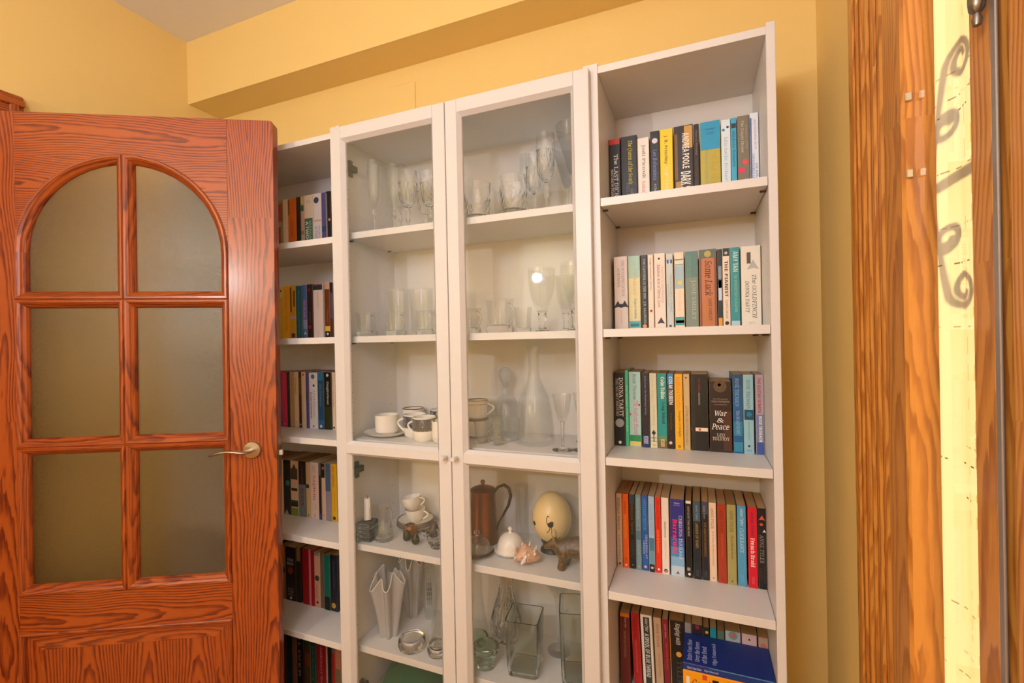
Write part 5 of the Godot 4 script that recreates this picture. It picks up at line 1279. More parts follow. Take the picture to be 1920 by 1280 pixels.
	for e in [[0.4415, -0.088, 0.0225, 0.067, "clear shot glass nearest the right door's left stile"], [0.4950, -0.082, 0.0235, 0.071, "clear shot glass in front, next to the carafe"], [0.5170, -0.145, 0.0225, 0.069, "clear shot glass tucked behind, touching the carafe's side"], [0.4600, -0.150, 0.0225, 0.069, "clear shot glass at the back of the shot glasses"]]:
		ware("shot_glass", "tumbler", Vector3(e[0], Y3 + LIFT, e[1]), e[2], e[3], e[4], "glass", "shot glasses on the third shelf")
	ware("decanter", "decanter", Vector3(0.468, Y3 + LIFT, -0.212), 0.046, 0.214, "round decanter with ball stopper behind the shot glasses", "decanter")
	ware("carafe", "carafe", Vector3(0.594, Y3 + LIFT, -0.125), 0.058, 0.284, "tall clear wine carafe with long neck on the third shelf", "carafe")
	ware("cordial_glass", "cordial", Vector3(0.692, Y3 + LIFT, -0.070), 0.029, 0.151, "small clear cordial glass just right of the carafe", "glass", "cordial glasses")
	ware("cordial_glass", "cordial", Vector3(0.745, Y3 + LIFT, -0.085), 0.029, 0.154, "small clear cordial glass cut off by the right door's right stile", "glass", "cordial glasses")
	ware("cordial_glass", "cordial", Vector3(0.730, Y3 + LIFT, -0.185), 0.029, 0.154, "small clear cordial glass at the back beside the right stile", "glass", "cordial glasses")
	curios()
	# fifth shelf: vases
	handkerchief("frosted ruffled glass vase in front, behind the left door", Vector3(0.092, Y5 + LIFT, -0.098), 0.050, 0.185, 0.0)
	handkerchief("frosted ruffled glass vase standing behind the front one", Vector3(0.105, Y5 + LIFT, -0.210), 0.036, 0.205, 0.8)
	var iris := ware("painted_glass", "cylinder", Vector3(0.168, Y5 + LIFT, -0.225), 0.021, 0.165, "narrow glass painted with dark leaves beside the ruffled vases", "glass")
	var ps := Sh.new()
	for k in 5:
		var a := 0.9 + 0.16 * k
		for i in 6:
			var y := 0.05 + i * 0.016
			var w := 0.07 * sin(PI * (i + 0.5) / 6.0) * (1.0 if k % 2 == 0 else 0.4)
			var c0 := Vector3(cos(a - w), 0, sin(a - w)) * 0.0214
			var c1 := Vector3(cos(a + w), 0, sin(a + w)) * 0.0214
			ps.q(c1 + Vector3(0, y, 0), c0 + Vector3(0, y, 0), c0 + Vector3(0, y + 0.014, 0), c1 + Vector3(0, y + 0.014, 0))
	part("painted_leaves", ps, mat("1d1f20", 0.5), iris)
	ware("flask_vase", "flask", Vector3(0.235, Y5 + LIFT, -0.190), 0.040, 0.230, "tall clear bell shaped vase at the back behind the left door", "vase", "bell shaped vases")
	ware("flask_vase", "flask", Vector3(0.272, Y5 + LIFT, -0.120), 0.036, 0.185, "clear bell shaped vase beside the left door's right stile", "vase", "bell shaped vases")
	ware("candle_bowl", "ring_votive", Vector3(0.199, Y5 + LIFT, -0.066), 0.043, 0.036, "thick round crystal candle bowl in front of the ruffled vases", "candle holder", "crystal candle bowls")
	ware("candle_bowl", "ring_votive", Vector3(0.290, Y5 + LIFT, -0.070), 0.034, 0.034, "thick round crystal candle bowl half hidden by the door stile", "candle holder", "crystal candle bowls")
	ware("flask_vase", "flask", Vector3(0.368, Y5 + LIFT, -0.185), 0.036, 0.240, "tall clear vase just right of the door gap", "vase", "bell shaped vases")
	ware("cut_vase", "bulb_vase", Vector3(0.458, Y5 + LIFT, -0.200), 0.051, 0.225, "cut crystal vase with round belly behind the square vase", "vase")
	ware("candle_cup", "votive", Vector3(0.398, Y5 + LIFT, -0.115), 0.036, 0.052, "greenish glass candle cup behind the nearer one", "candle holder", "greenish glass candle cups")
	ware("candle_cup", "votive", Vector3(0.449, Y5 + LIFT, -0.070), 0.040, 0.062, "greenish glass candle cup in front, beside the square vase", "candle holder", "greenish glass candle cups")
	square_vase("square clear glass vase with thick base in front", Vector3(0.560, Y5 + LIFT, -0.10), 0.048, 0.158, 0.12)
	square_vase("taller square glass vase cut off by the right stile", Vector3(0.712, Y5 + LIFT, -0.120), 0.052, 0.205, 0.25)
	ware("martini_glass", "martini", Vector3(0.628, Y5 + LIFT, -0.208), 0.048, 0.218, "tall stemmed cocktail glass between the two square vases", "glass")
	# green bowl on the shelf below
	var g := Sh.new()
	g.lathe([Vector2(0, 0), Vector2(0.055, 0), Vector2(0.06, 0.01), Vector2(0.10, 0.06), Vector2(0.118, 0.12), Vector2(0.112, 0.165), Vector2(0.09, 0.195), Vector2(0.05, 0.212), Vector2(0.02, 0.216), Vector2(0.012, 0.222), Vector2(0.012, 0.232), Vector2(0, 0.234)], 40)
	var gm := mat("1c5436", 0.12)
	solo("green_bowl", g, gm, "dark green rounded glazed pot on the lowest shelf behind the left door", "pot").position = Vector3(0.160, 0.0855, -0.140)

func china():
	var G := "white china on the third shelf"
	ware("saucer", "saucer", Vector3(0.100, Y3 + LIFT, -0.098), 0.072, 0.016, "white saucer under the front cup on the third shelf", "saucer", G)
	ware("coffee_cup", "cup", Vector3(0.098, Y3 + LIFT + 0.0066, -0.100), 0.038, 0.060, "plain white coffee cup standing on the saucer", "cup", G)
	var o := ware("coffee_cup", "cup", Vector3(0.122, Y3 + LIFT, -0.212), 0.036, 0.072, "white cup with brown rim behind the front cup", "cup", G)
	ring(o, 0.0358, 0.0715, M.copper)
	ear(o, 0.034, 0.02, 0.06, 0.02, 0.2, 0.003, M.china)
	for e in [[0.2600, -0.066, "blue banded mug in front, touching the door glass side", PI], [0.2010, -0.104, "blue banded mug with its handle to the left", 3.0], [0.226, -0.222, "blue banded mug furthest back on the third shelf", 0.5], [0.292, -0.150, "blue banded mug beside the left door's right stile", 0.5]]:
		o = ware("mug", "cup", Vector3(e[0], Y3 + LIFT, e[1]), 0.035, 0.072, e[2], "mug", "blue banded mugs")
		var s := Sh.new()
		s.lathe([Vector2(0.0351, 0.032), Vector2(0.0354, 0.033), Vector2(0.0356, 0.067), Vector2(0.0352, 0.068)], 36, [], true)
		part("blue_band", s, M.band, o, "dark blue band with pale pattern")
		ear(o, 0.034, 0.016, 0.058, 0.026, e[3], 0.0034, M.china)
	o = ware("mug", "cup", Vector3(0.327, Y3 + LIFT, -0.063), 0.034, 0.064, "plain white mug cut off by the stile, right of the banded mug", "mug", G)
	ear(o, 0.033, 0.014, 0.05, 0.02, 0.6, 0.0032, M.china)
	# two stacked gold-rimmed cups seen at the right door's left edge
	for k in 2:
		o = ware("tea_cup", "cup", Vector3(0.389, Y3 + LIFT + 0.0545 * k, -0.165), 0.036, 0.060 if k else 0.054, ["gold rimmed white cup at the bottom of the stack of two", "gold rimmed white cup on top of the stack of two"][k], "cup", "stacked gold rimmed cups")
		ring(o, 0.0358, (0.060 if k else 0.054) - 0.001, M.gold)
		if k:
			ring(o, 0.0358, 0.048, M.gold)
		ear(o, 0.034, 0.014, 0.048, 0.024, -0.1, 0.003, M.china)

func ring(o: Node3D, r: float, y: float, m: Material):
	var s := Sh.new()
	s.lathe([Vector2(r - 0.003, y + 0.0012), Vector2(r - 0.003, y - 0.001), Vector2(r + 0.0006, y - 0.001), Vector2(r + 0.0006, y + 0.0012), Vector2(r - 0.003, y + 0.0012)], 32)
	part("gilt_line", s, m, o)

func handkerchief(label: String, at: Vector3, r: float, h: float, ph: float):
	var o := thing("ruffled_vase", label, "vase", at, ph, "frosted ruffled vases")
	var s := Sh.new()
	s.smooth()
	var n := 64
	var rows := 14
	for side in 2:
		for i in rows:
			for j in n:
				var v := []
				for e in [[i, j + 1], [i, j], [i + 1, j], [i + 1, j + 1]]:
					var f: float = float(e[0]) / rows
					var a: float = TAU * e[1] / n
					var fold: float = cos(a * 6.0)
					var rr: float = r * (0.52 + 0.30 * f + 0.18 * f * f + (0.10 + 0.16 * f) * fold) - side * 0.0022
					var y: float = h * (f * (1.0 + 0.10 * f * cos(a * 6.0 + PI) + 0.05 * f * sin(a * 2.0 + 1.0))) + side * 0.002 * (1.0 - f)
					v.append(Vector3(rr * cos(a), y, rr * sin(a)))
				if side == 0:
					s.q(v[0], v[1], v[2], v[3])
				else:
					s.q(v[3], v[2], v[1], v[0])
	part("body", s, M.frost, o)
	var b := Sh.new()
	b.smooth()
	for j in n:
		var a0 := TAU * j / n
		var a1 := TAU * (j + 1) / n
		var r0 := r * (0.52 + 0.10 * cos(a0 * 6.0))
		var r1 := r * (0.52 + 0.10 * cos(a1 * 6.0))
		b.t(Vector3(0, 0.003, 0), Vector3(r1 * cos(a1), 0.002, r1 * sin(a1)), Vector3(r0 * cos(a0), 0.002, r0 * sin(a0)))
	part("base", b, M.frost, o)
	var rim := Sh.new()
	var pts := []
	for j in n + 1:
		var a := TAU * j / n
		var rr := r * (1.0 + 0.26 * cos(a * 6.0)) - 0.001
		pts.append(Vector3(rr * cos(a), h * (1.0 + 0.10 * cos(a * 6.0 + PI) + 0.05 * sin(a * 2.0 + 1.0)), rr * sin(a)))
	rim.tube(pts, 0.0016, 6, false)
	part("rim", rim, mat("d6ccbc", 0.3), o)

func square_vase(label: String, at: Vector3, a: float, h: float, turn: float):
	var o := thing("square_vase", label, "vase", at, turn, "square glass vases")
	var s := Sh.new()
	s.smooth()
	var ringp := func(y: float, k: float, rad: float) -> Array:
		var out := []
		for c in 4:
			var ca: float = PI / 2 * c
			for i in 6:
				var t := ca + PI / 2 * i / 5.0
				var cc := Vector2(k - rad, k - rad)
				if c == 1: cc.x = -cc.x
				elif c == 2: cc = -cc
				elif c == 3: cc.y = -cc.y
				out.append(Vector3(cc.x + rad * cos(t), y, cc.y + rad * sin(t)))
		return out
	var rings := [ringp.call(0.0, a * 0.80, 0.012), ringp.call(0.004, a * 0.88, 0.012), ringp.call(0.03, a * 0.93, 0.012), ringp.call(h, a, 0.010), ringp.call(h, a - 0.0035, 0.008), ringp.call(0.03, a * 0.93 - 0.0045, 0.009), ringp.call(0.016, a * 0.80, 0.009)]
	for i in rings.size() - 1:
		s.smooth()
		for j in 24:
			var k := (j + 1) % 24
			s.q(rings[i][k], rings[i][j], rings[i + 1][j], rings[i + 1][k])
	s.flat()
	for j in 24:
		var k := (j + 1) % 24
		s.t(Vector3(0, 0, 0), rings[0][j], rings[0][k])
		s.t(Vector3(0, 0.015, 0), rings[6][k], rings[6][j])
	part("body", s, crystal(Color("e9f0ea")), o)

# ---------------------------------------------------------------- smooth bodies from joined capsules, meshed as surface nets
func blob(caps: Array, k: float, cell: float) -> Sh:
	var lo := Vector3.ONE * 1e9
	var hi := -lo
	for c in caps:
		for i in 2:
			var p: Vector3 = c[i]
			var r: float = c[2 + i]
			lo = lo.min(p - Vector3.ONE * (r + k + cell * 2))
			hi = hi.max(p + Vector3.ONE * (r + k + cell * 2))
	var n := Vector3i(((hi - lo) / cell).ceil()) + Vector3i.ONE
	var f := PackedFloat32Array()
	f.resize(n.x * n.y * n.z)
	f.fill(1.0)
	for c in caps:
		var a: Vector3 = c[0]
		var ba: Vector3 = c[1] - a
		var l2 := maxf(ba.length_squared(), 1e-12)
		var reach := maxf(c[2], c[3]) + k + cell * 2
		var s0 := Vector3i(((a.min(c[1]) - Vector3.ONE * reach - lo) / cell).floor()).clamp(Vector3i.ZERO, n - Vector3i.ONE)
		var s1 := Vector3i(((a.max(c[1]) + Vector3.ONE * reach - lo) / cell).ceil()).clamp(Vector3i.ZERO, n - Vector3i.ONE)
		for z in range(s0.z, s1.z + 1):
			for y in range(s0.y, s1.y + 1):
				for x in range(s0.x, s1.x + 1):
					var p := lo + Vector3(x, y, z) * cell
					var t := clampf((p - a).dot(ba) / l2, 0.0, 1.0)
					var d: float = p.distance_to(a + ba * t) - lerpf(c[2], c[3], t)
					var id := x + n.x * (y + n.y * z)
					var h := maxf(k - absf(f[id] - d), 0.0) / k
					f[id] = minf(f[id], d) - h * h * k * 0.25
	var vert := {}
	var s := Sh.new()
	s.smooth()
	var off := [Vector3i(0, 0, 0), Vector3i(1, 0, 0), Vector3i(0, 1, 0), Vector3i(1, 1, 0), Vector3i(0, 0, 1), Vector3i(1, 0, 1), Vector3i(0, 1, 1), Vector3i(1, 1, 1)]
	for z in n.z - 1:
		for y in n.y - 1:
			for x in n.x - 1:
				var base := x + n.x * (y + n.y * z)
				var v := []
				var inside := 0
				for e in off:
					var d := f[base + e.x + n.x * (e.y + n.y * e.z)]
					v.append(d)
					if d < 0: inside += 1
				if inside == 0 or inside == 8:
					continue
				var sum := Vector3.ZERO
				var cnt := 0
				for i in 8:
					for ax in 3:
						var j := i | (1 << ax)
						if j != i and (v[i] < 0) != (v[j] < 0):
							sum += Vector3(off[i]).lerp(Vector3(off[j]), v[i] / (v[i] - v[j]))
							cnt += 1
				vert[base] = lo + (Vector3(x, y, z) + sum / cnt) * cell
	var st := [1, n.x, n.x * n.y]
	for base in vert:
		for ax in 3:
			var d0 := f[base]
			var d1 := f[base + st[ax]]
			if (d0 < 0) == (d1 < 0):
				continue
			var u: int = st[(ax + 1) % 3]
			var w: int = st[(ax + 2) % 3]
			if vert.has(base - u) and vert.has(base - w) and vert.has(base - u - w):
				var a: Vector3 = vert[base - u - w]
				var b: Vector3 = vert[base - w]
				var c: Vector3 = vert[base]
				var e: Vector3 = vert[base - u]
				if d0 < 0:
					s.q(a, b, c, e)
				else:
					s.q(a, e, c, b)
	return s

func curios():
	# fourth shelf, left door
	var o := thing("candle_holder", "square crystal candle holder with ridged sides, holding the white candle", "candle holder", Vector3(0.047, Y4 + LIFT, -0.058), 0.1)
	var s := Sh.new()
	s.box(Vector3(-0.024, 0, -0.024), Vector3(0.024, 0.060, 0.024), 0.003)
	for k in 4:
		s.box(Vector3(-0.0255, 0.004 + k * 0.013, -0.0255), Vector3(0.0255, 0.012 + k * 0.013, 0.0255), 0.003)
	part("body", s, M.crystal, o)
	s = Sh.new()
	s.lathe([Vector2(0, 0), Vector2(0.0108, 0), Vector2(0.0108, 0.065), Vector2(0.0095, 0.068), Vector2(0.004, 0.0665), Vector2(0, 0.066)], 20)
	s.tube([Vector3(0.0105, 0.04, 0.002), Vector3(0.0110, 0.05, 0.002), Vector3(0.0106, 0.056, 0.002)], [0.001, 0.002, 0.001], 6)
	o = thing("candle", "white candle with black wick in the square crystal holder", "candle", Vector3(0.047, Y4 + LIFT + 0.0632, -0.058))
	part("wax", s, mat("ece4d8", 0.5), o)
	s = Sh.new()
	s.tube([Vector3(0, 0.065, 0), Vector3(0.0005, 0.071, 0), Vector3(0.003, 0.076, 0)], 0.0011, 6)
	part("wick", s, mat("241c18", 0.8), o)
	# little glass jug
	o = thing("glass_jug", "small bulbous glass jug with handle, right of the candle", "jug", Vector3(0.098, Y4 + LIFT, -0.072))
	part("body", lathed([Vector2(0, 0), Vector2(0.8, 0), Vector2(0.95, 0.06), Vector2(1.0, 0.2), Vector2(0.9, 0.36), Vector2(0.55, 0.52), Vector2(0.36, 0.66), Vector2(0.36, 0.8), Vector2(0.5, 1.0), Vector2(0.45, 1.0), Vector2(0.31, 0.8), Vector2(0.31, 0.66), Vector2(0.5, 0.5), Vector2(0.84, 0.34), Vector2(0.9, 0.1), Vector2(0, 0.07)], 0.032, 0.108, 30), M.glass, o)
	s = Sh.new()
	s.tube([Vector3(0.012, 0.098, 0), Vector3(0.026, 0.104, 0), Vector3(0.032, 0.085, 0), Vector3(0.028, 0.060, 0), Vector3(0.027, 0.042, 0)], 0.0028, 8)
	part("handle", s, M.crystal, o)
	part("base", lathed([Vector2(0, 0.0), Vector2(0.85, 0), Vector2(0.9, 0.5), Vector2(0.7, 1.0), Vector2(0, 0.9)], 0.031, 0.014, 30), M.crystal, o)
	# saucers and cups
	for k in 3:
		o = ware("saucer", "saucer", Vector3(0.140 + 0.001 * k, Y4 + LIFT + k * 0.0075, -0.185), 0.062, 0.018, ["lowest saucer in the stack of three under the tea cups", "middle saucer in the stack of three under the tea cups", "top saucer of the stack, holding two tea cups"][k], "saucer", "saucers stacked under the tea cups")
		ring(o, 0.0608, 0.0172, mat("3a3c52", 0.3))
	o = ware("tea_cup", "tea_cup", Vector3(0.140, Y4 + LIFT + 0.0225, -0.185), 0.034, 0.043, "white tea cup standing on the stacked saucers", "cup", "tea cups stacked on saucers")
	ear(o, 0.030, 0.010, 0.036, 0.020, -0.1, 0.0026, M.china)
	o = ware("tea_cup", "tea_cup", Vector3(0.1335, Y4 + LIFT + 0.0625, -0.183), 0.034, 0.042, "white tea cup tilted on top of the other tea cup", "cup", "tea cups stacked on saucers")
	ear(o, 0.030, 0.010, 0.036, 0.020, -0.1, 0.0026, M.china)
	o.rotation.z = 0.17
	# amber glass pot, two small dark glass birds, dark bird, teal box, brown jar, faceted bowl
	o = thing("amber_pot", "small amber glass pot in front of the saucers", "pot", Vector3(0.164, Y4 + LIFT, -0.120))
	part("body", lathed([Vector2(0, 0), Vector2(0.7, 0), Vector2(0.95, 0.2), Vector2(1.0, 0.5), Vector2(0.9, 0.85), Vector2(0.7, 1.0), Vector2(0.6, 0.97), Vector2(0.8, 0.5), Vector2(0, 0.2)], 0.024, 0.038, 26), mat("7a4412", 0.1), o)
	for e in [[0.175, -0.085, "dark olive glass bird, left one of the small pair"], [0.216, -0.072, "dark olive glass bird, right one of the small pair"]]:
		o = thing("glass_bird", e[2], "figurine", Vector3(e[0], Y4 + LIFT, e[1]), 0.3, "pair of small glass birds")
		part("body", blob([[Vector3(0, 0.013, 0), Vector3(0, 0.017, 0), 0.0125, 0.012], [Vector3(0, 0.022, 0), Vector3(0.001, 0.031, 0), 0.009, 0.0055]], 0.006, 0.0022), mat("20220e", 0.08), o)
		s = Sh.new()
		s.tube([Vector3(0.003, 0.0315, 0.004), Vector3(0.005, 0.031, 0.0095)], [0.002, 0.0005], 6)
		part("beak", s, mat("2a2812", 0.1), o)
	o = thing("bird_figurine", "dark grey glazed bird figurine with rounded head", "figurine", Vector3(0.242, Y4 + LIFT, -0.128), 0.2)
	part("body", blob([[Vector3(0, 0.020, 0), Vector3(0.004, 0.022, 0), 0.020, 0.019], [Vector3(-0.012, 0.018, 0), Vector3(-0.030, 0.023, 0), 0.012, 0.004], [Vector3(0.004, 0.032, 0), Vector3(0.007, 0.047, 0), 0.012, 0.0095]], 0.010, 0.003), mat("282630", 0.1), o)
	s = Sh.new()
	s.tube([Vector3(0.014, 0.047, 0.002), Vector3(0.022, 0.045, 0.004)], [0.0035, 0.001], 6)
	part("beak", s, mat("201e24", 0.2), o)
	o = thing("box", "small dark teal box standing at the back beside the stile", "box", Vector3(0.268, Y4 + LIFT, -0.205), 0.1)
	s = Sh.new()
	s.box(Vector3(-0.028, 0, -0.02), Vector3(0.028, 0.078, 0.02), 0.001)
	part("body", s, mat("1a2a2c", 0.5), o)
	boxpart("lid", Vector3(-0.0285, 0.078, -0.0205), Vector3(0.0285, 0.094, 0.0205), 0.001, mat("28484a", 0.5), o)
	o = thing("brown_jar", "ochre brown rounded jar in front of the teal box", "jar", Vector3(0.292, Y4 + LIFT, -0.152))
	part("body", lathed([Vector2(0, 0), Vector2(0.6, 0), Vector2(0.9, 0.2), Vector2(1.0, 0.5), Vector2(0.8, 0.85), Vector2(0.4, 1.0), Vector2(0, 1.02)], 0.028, 0.072, 26), mat("9a6a30", 0.4), o)
	ware("faceted_bowl", "faceted_bowl", Vector3(0.287, Y4 + LIFT, -0.082), 0.042, 0.040, "clear faceted glass bowl cut off by the left door's right stile", "bowl")
	# fourth shelf, right door: copper pot
	o = thing("copper_pot", "tall copper coffee pot with lid and curved handle", "coffee pot", Vector3(0.402, Y4 + LIFT, -0.170))
	part("body", lathed([Vector2(0, 0), Vector2(1.0, 0), Vector2(1.02, 0.02), Vector2(0.98, 0.06), Vector2(0.86, 0.5), Vector2(0.78, 0.88), Vector2(0.80, 0.9), Vector2(0.74, 0.9), Vector2(0, 0.86)], 0.049, 0.172, 36), M.copper, o)
	part("lid", lathed([Vector2(0.80, 0.9), Vector2(0.83, 0.905), Vector2(0.83, 0.93), Vector2(0.72, 0.955), Vector2(0.4, 0.99), Vector2(0.08, 1.0), Vector2(0.06, 1.03), Vector2(0.13, 1.045), Vector2(0.15, 1.07), Vector2(0.1, 1.1), Vector2(0, 1.11)], 0.049, 0.172, 36), M.copper, o)
	s = Sh.new()
	s.tube([Vector3(0.036, 0.150, 0), Vector3(0.052, 0.172, 0), Vector3(0.072, 0.181, 0), Vector3(0.088, 0.172, 0), Vector3(0.094, 0.150, 0), Vector3(0.086, 0.120, 0), Vector3(0.066, 0.085, 0), Vector3(0.052, 0.062, 0), Vector3(0.044, 0.038, 0)], [0.005, 0.0065, 0.007, 0.0072, 0.007, 0.0062, 0.0052, 0.0045, 0.004], 10, true, 0.7)
	part("handle", s, M.brass, o)
	ware("cylinder_vase", "cylinder", Vector3(0.508, Y4 + LIFT, -0.232), 0.022, 0.166, "narrow clear cylinder vase between copper pot and egg", "vase")
	# ostrich egg on its stand
	o = thing("ostrich_egg", "large cream ostrich egg painted with black ostriches", "egg", Vector3(0.622, Y4 + LIFT + 0.0245, -0.180), 0)
	s = Sh.new()
	var pr := []
	for i in 33:
		var a := -PI / 2 + PI * i / 32.0
		pr.append(Vector2(0.0585 * cos(a) * (1.0 - 0.05 * sin(a)), 0.074 + 0.074 * sin(a)))
	s.lathe(pr, 48, [], true)
	var em := StandardMaterial3D.new()
	em.albedo_texture = egg_paint()
	em.roughness = 0.35
	var egg := part("shell", s, em, o)
	egg.rotation.y = EGG_TURN
	o = thing("egg_stand", "small black ring stand under the ostrich egg", "stand", Vector3(0.622, Y4 + LIFT, -0.180))
	part("body", lathed([Vector2(0.0, 0), Vector2(0.036, 0), Vector2(0.034, 0.006), Vector2(0.026, 0.012), Vector2(0.033, 0.030), Vector2(0.029, 0.031), Vector2(0.02, 0.024), Vector2(0, 0.023)], 1.0, 1.0, 28), mat("17140f", 0.3), o)
	# glass butter dome and china dome
	o = thing("glass_dome", "clear glass butter dome on its dish beside the copper pot", "butter dish", Vector3(0.424, Y4 + LIFT, -0.078))
	part("dish", lathed([Vector2(0, 0), Vector2(0.03, 0), Vector2(0.046, 0.006), Vector2(0.050, 0.010), Vector2(0.044, 0.009), Vector2(0, 0.006)], 1.0, 1.0, 36), M.crystal, o)
	part("dome", lathed([Vector2(0.038, 0.010), Vector2(0.038, 0.026), Vector2(0.034, 0.040), Vector2(0.023, 0.050), Vector2(0.006, 0.054), Vector2(0.006, 0.054), Vector2(0.005, 0.0525), Vector2(0.022, 0.0485), Vector2(0.0325, 0.039), Vector2(0.036, 0.026), Vector2(0.036, 0.010)], 1.0, 1.0, 36), M.glass, o)
	part("knob", lathed([Vector2(0, 0.0525), Vector2(0.0045, 0.054), Vector2(0.004, 0.057), Vector2(0.0085, 0.062), Vector2(0.0085, 0.067), Vector2(0.005, 0.071), Vector2(0, 0.072)], 1.0, 1.0, 20), M.crystal, o)
	o = thing("china_dome", "small white china dome on a plate, left of the spiky shell", "butter dish", Vector3(0.513, Y4 + LIFT, -0.118))
	part("dish", lathed([Vector2(0, 0), Vector2(0.03, 0), Vector2(0.045, 0.007), Vector2(0.0475, 0.010), Vector2(0.042, 0.0095), Vector2(0, 0.006)], 1.0, 1.0, 36), M.china, o)
	part("dome", lathed([Vector2(0.0405, 0.0095), Vector2(0.040, 0.012), Vector2(0.0375, 0.030), Vector2(0.031, 0.046), Vector2(0.019, 0.057), Vector2(0.006, 0.061), Vector2(0.004, 0.065), Vector2(0.0065, 0.069), Vector2(0.0068, 0.073), Vector2(0.004, 0.077), Vector2(0, 0.078)], 1.0, 1.0, 36), M.china, o)
	# spiky shell
	o = thing("shell", "spiky pink and cream sea shell lying before the china dome", "shell", Vector3(0.579, Y4 + LIFT, -0.064), 0.3)
	var pink := mat("d9a98c", 0.5)
	var cream := mat("ecdcc8", 0.5)
	var caps := [[Vector3(-0.020, 0.022, 0), Vector3(0.004, 0.028, -0.004), 0.011, 0.021], [Vector3(0.004, 0.028, -0.004), Vector3(0.024, 0.024, -0.006), 0.021, 0.015], [Vector3(0.0, 0.036, -0.006), Vector3(-0.004, 0.047, -0.008), 0.014, 0.006], [Vector3(0.02, 0.022, -0.006), Vector3(0.036, 0.020, -0.004), 0.011, 0.004]]
	part("body", blob(caps, 0.010, 0.0028), pink, o)
	var r2 := RandomNumberGenerator.new()
	r2.seed = 12
	for k in 34:
		var row := k / 9
		var f := (k % 9) / 8.0
		var ax := Vector3(lerpf(-0.024, 0.028, row / 3.4 + 0.06 * r2.randf()), 0.026, -0.003)
		var th := lerpf(-0.5, PI + 0.5, f) + r2.randf_range(-0.12, 0.12) + row * 0.2
		var dir := Vector3(r2.randf_range(-0.35, 0.35), sin(th) * 0.85, cos(th)).normalized()
		var base: float = [0.012, 0.019, 0.019, 0.012][mini(row, 3)]
		var ln := r2.randf_range(0.012, 0.020)
		var tip := ax + dir * (base + ln)
		if tip.y < 0.002:
			tip.y = 0.002
		s = Sh.new()
		s.tube([ax + dir * base * 0.7, ax + dir * (base + 0.004), tip], [0.0055, 0.0036, 0.0007], 7)
		part("spine", s, cream if k % 3 else pink, o)
	s = Sh.new()
	s.tube([Vector3(-0.010, 0.012, 0.019), Vector3(-0.002, 0.022, 0.0225), Vector3(0.004, 0.034, 0.019)], [0.003, 0.0055, 0.003], 8)
	part("lip", s, mat("efe2dc", 0.3), o)
	# brown horned bull figurine, cut off by the stile, facing left
	o = thing("bull_figurine", "brown mottled horned bull figurine facing left, beside the right stile", "figurine", Vector3(0.694, Y4 + LIFT, -0.088), 0.12)
	caps = [
		[Vector3(-0.012, 0.050, 0), Vector3(0.042, 0.056, 0), 0.023, 0.025], [Vector3(-0.012, 0.052, 0), Vector3(-0.032, 0.064, 0.004), 0.021, 0.013],
		[Vector3(-0.036, 0.068, 0.006), Vector3(-0.056, 0.058, 0.010), 0.0125, 0.008], [Vector3(-0.004, 0.070, 0), Vector3(0.03, 0.078, 0), 0.010, 0.010],
		[Vector3(-0.008, 0.042, 0.013), Vector3(-0.013, 0.020, 0.014), 0.012, 0.0075], [Vector3(-0.013, 0.020, 0.014), Vector3(-0.014, 0.006, 0.015), 0.0072, 0.0072], [Vector3(-0.014, 0.005, 0.015), Vector3(-0.020, 0.005, 0.016), 0.0075, 0.0055],
		[Vector3(-0.006, 0.042, -0.013), Vector3(-0.002, 0.020, -0.014), 0.012, 0.0075], [Vector3(-0.002, 0.020, -0.014), Vector3(-0.004, 0.006, -0.014), 0.0072, 0.007],
		[Vector3(0.046, 0.046, 0.013), Vector3(0.050, 0.024, 0.014), 0.015, 0.008], [Vector3(0.050, 0.024, 0.014), Vector3(0.045, 0.006, 0.014), 0.007, 0.007], [Vector3(0.048, 0.046, -0.013), Vector3(0.053, 0.024, -0.014), 0.014, 0.008], [Vector3(0.053, 0.024, -0.014), Vector3(0.050, 0.006, -0.014), 0.007, 0.007],
	]
	var bm := StandardMaterial3D.new()
	var bn := Image.create(128, 128, false, Image.FORMAT_RGB8)
	var bz := noise(0.05, 9, 3)
	for y in 128:
		for x in 128:
			bn.set_pixel(x, y, Color("7a5528").lerp(Color("2e1f12"), clampf(0.5 + 1.1 * bz.get_noise_2d(x, y), 0, 1)))
	bm.albedo_texture = tex(bn)
	bm.uv1_triplanar = true
	bm.uv1_scale = Vector3.ONE * 14.0
	bm.roughness = 0.4
	part("body", blob(caps, 0.012, 0.0028), bm, o)
	for sgn in [1.0, -1.0]:
		s = Sh.new()
		s.tube([Vector3(-0.034, 0.076, 0.004 + sgn * 0.008), Vector3(-0.034, 0.086, 0.004 + sgn * 0.019), Vector3(-0.039, 0.097, 0.004 + sgn * 0.021)], [0.0042, 0.0032, 0.0008], 8)
		part("horn", s, mat("a8834a", 0.4), o)
		s = Sh.new()
		s.tube([Vector3(-0.028, 0.071, 0.004 + sgn * 0.010), Vector3(-0.023, 0.074, 0.004 + sgn * 0.021)], [0.0045, 0.0015], 7, true, 0.5)
		part("ear", s, mat("6a4a24", 0.5), o)
	s = Sh.new()
	s.tube([Vector3(0.064, 0.066, 0), Vector3(0.073, 0.058, 0), Vector3(0.074, 0.040, 0.002)], [0.0035, 0.0026, 0.0035], 7)
	part("tail", s, mat("5a3d1c", 0.5), o)

const EGG_TURN := 0.0
const LIFT := 0.0004

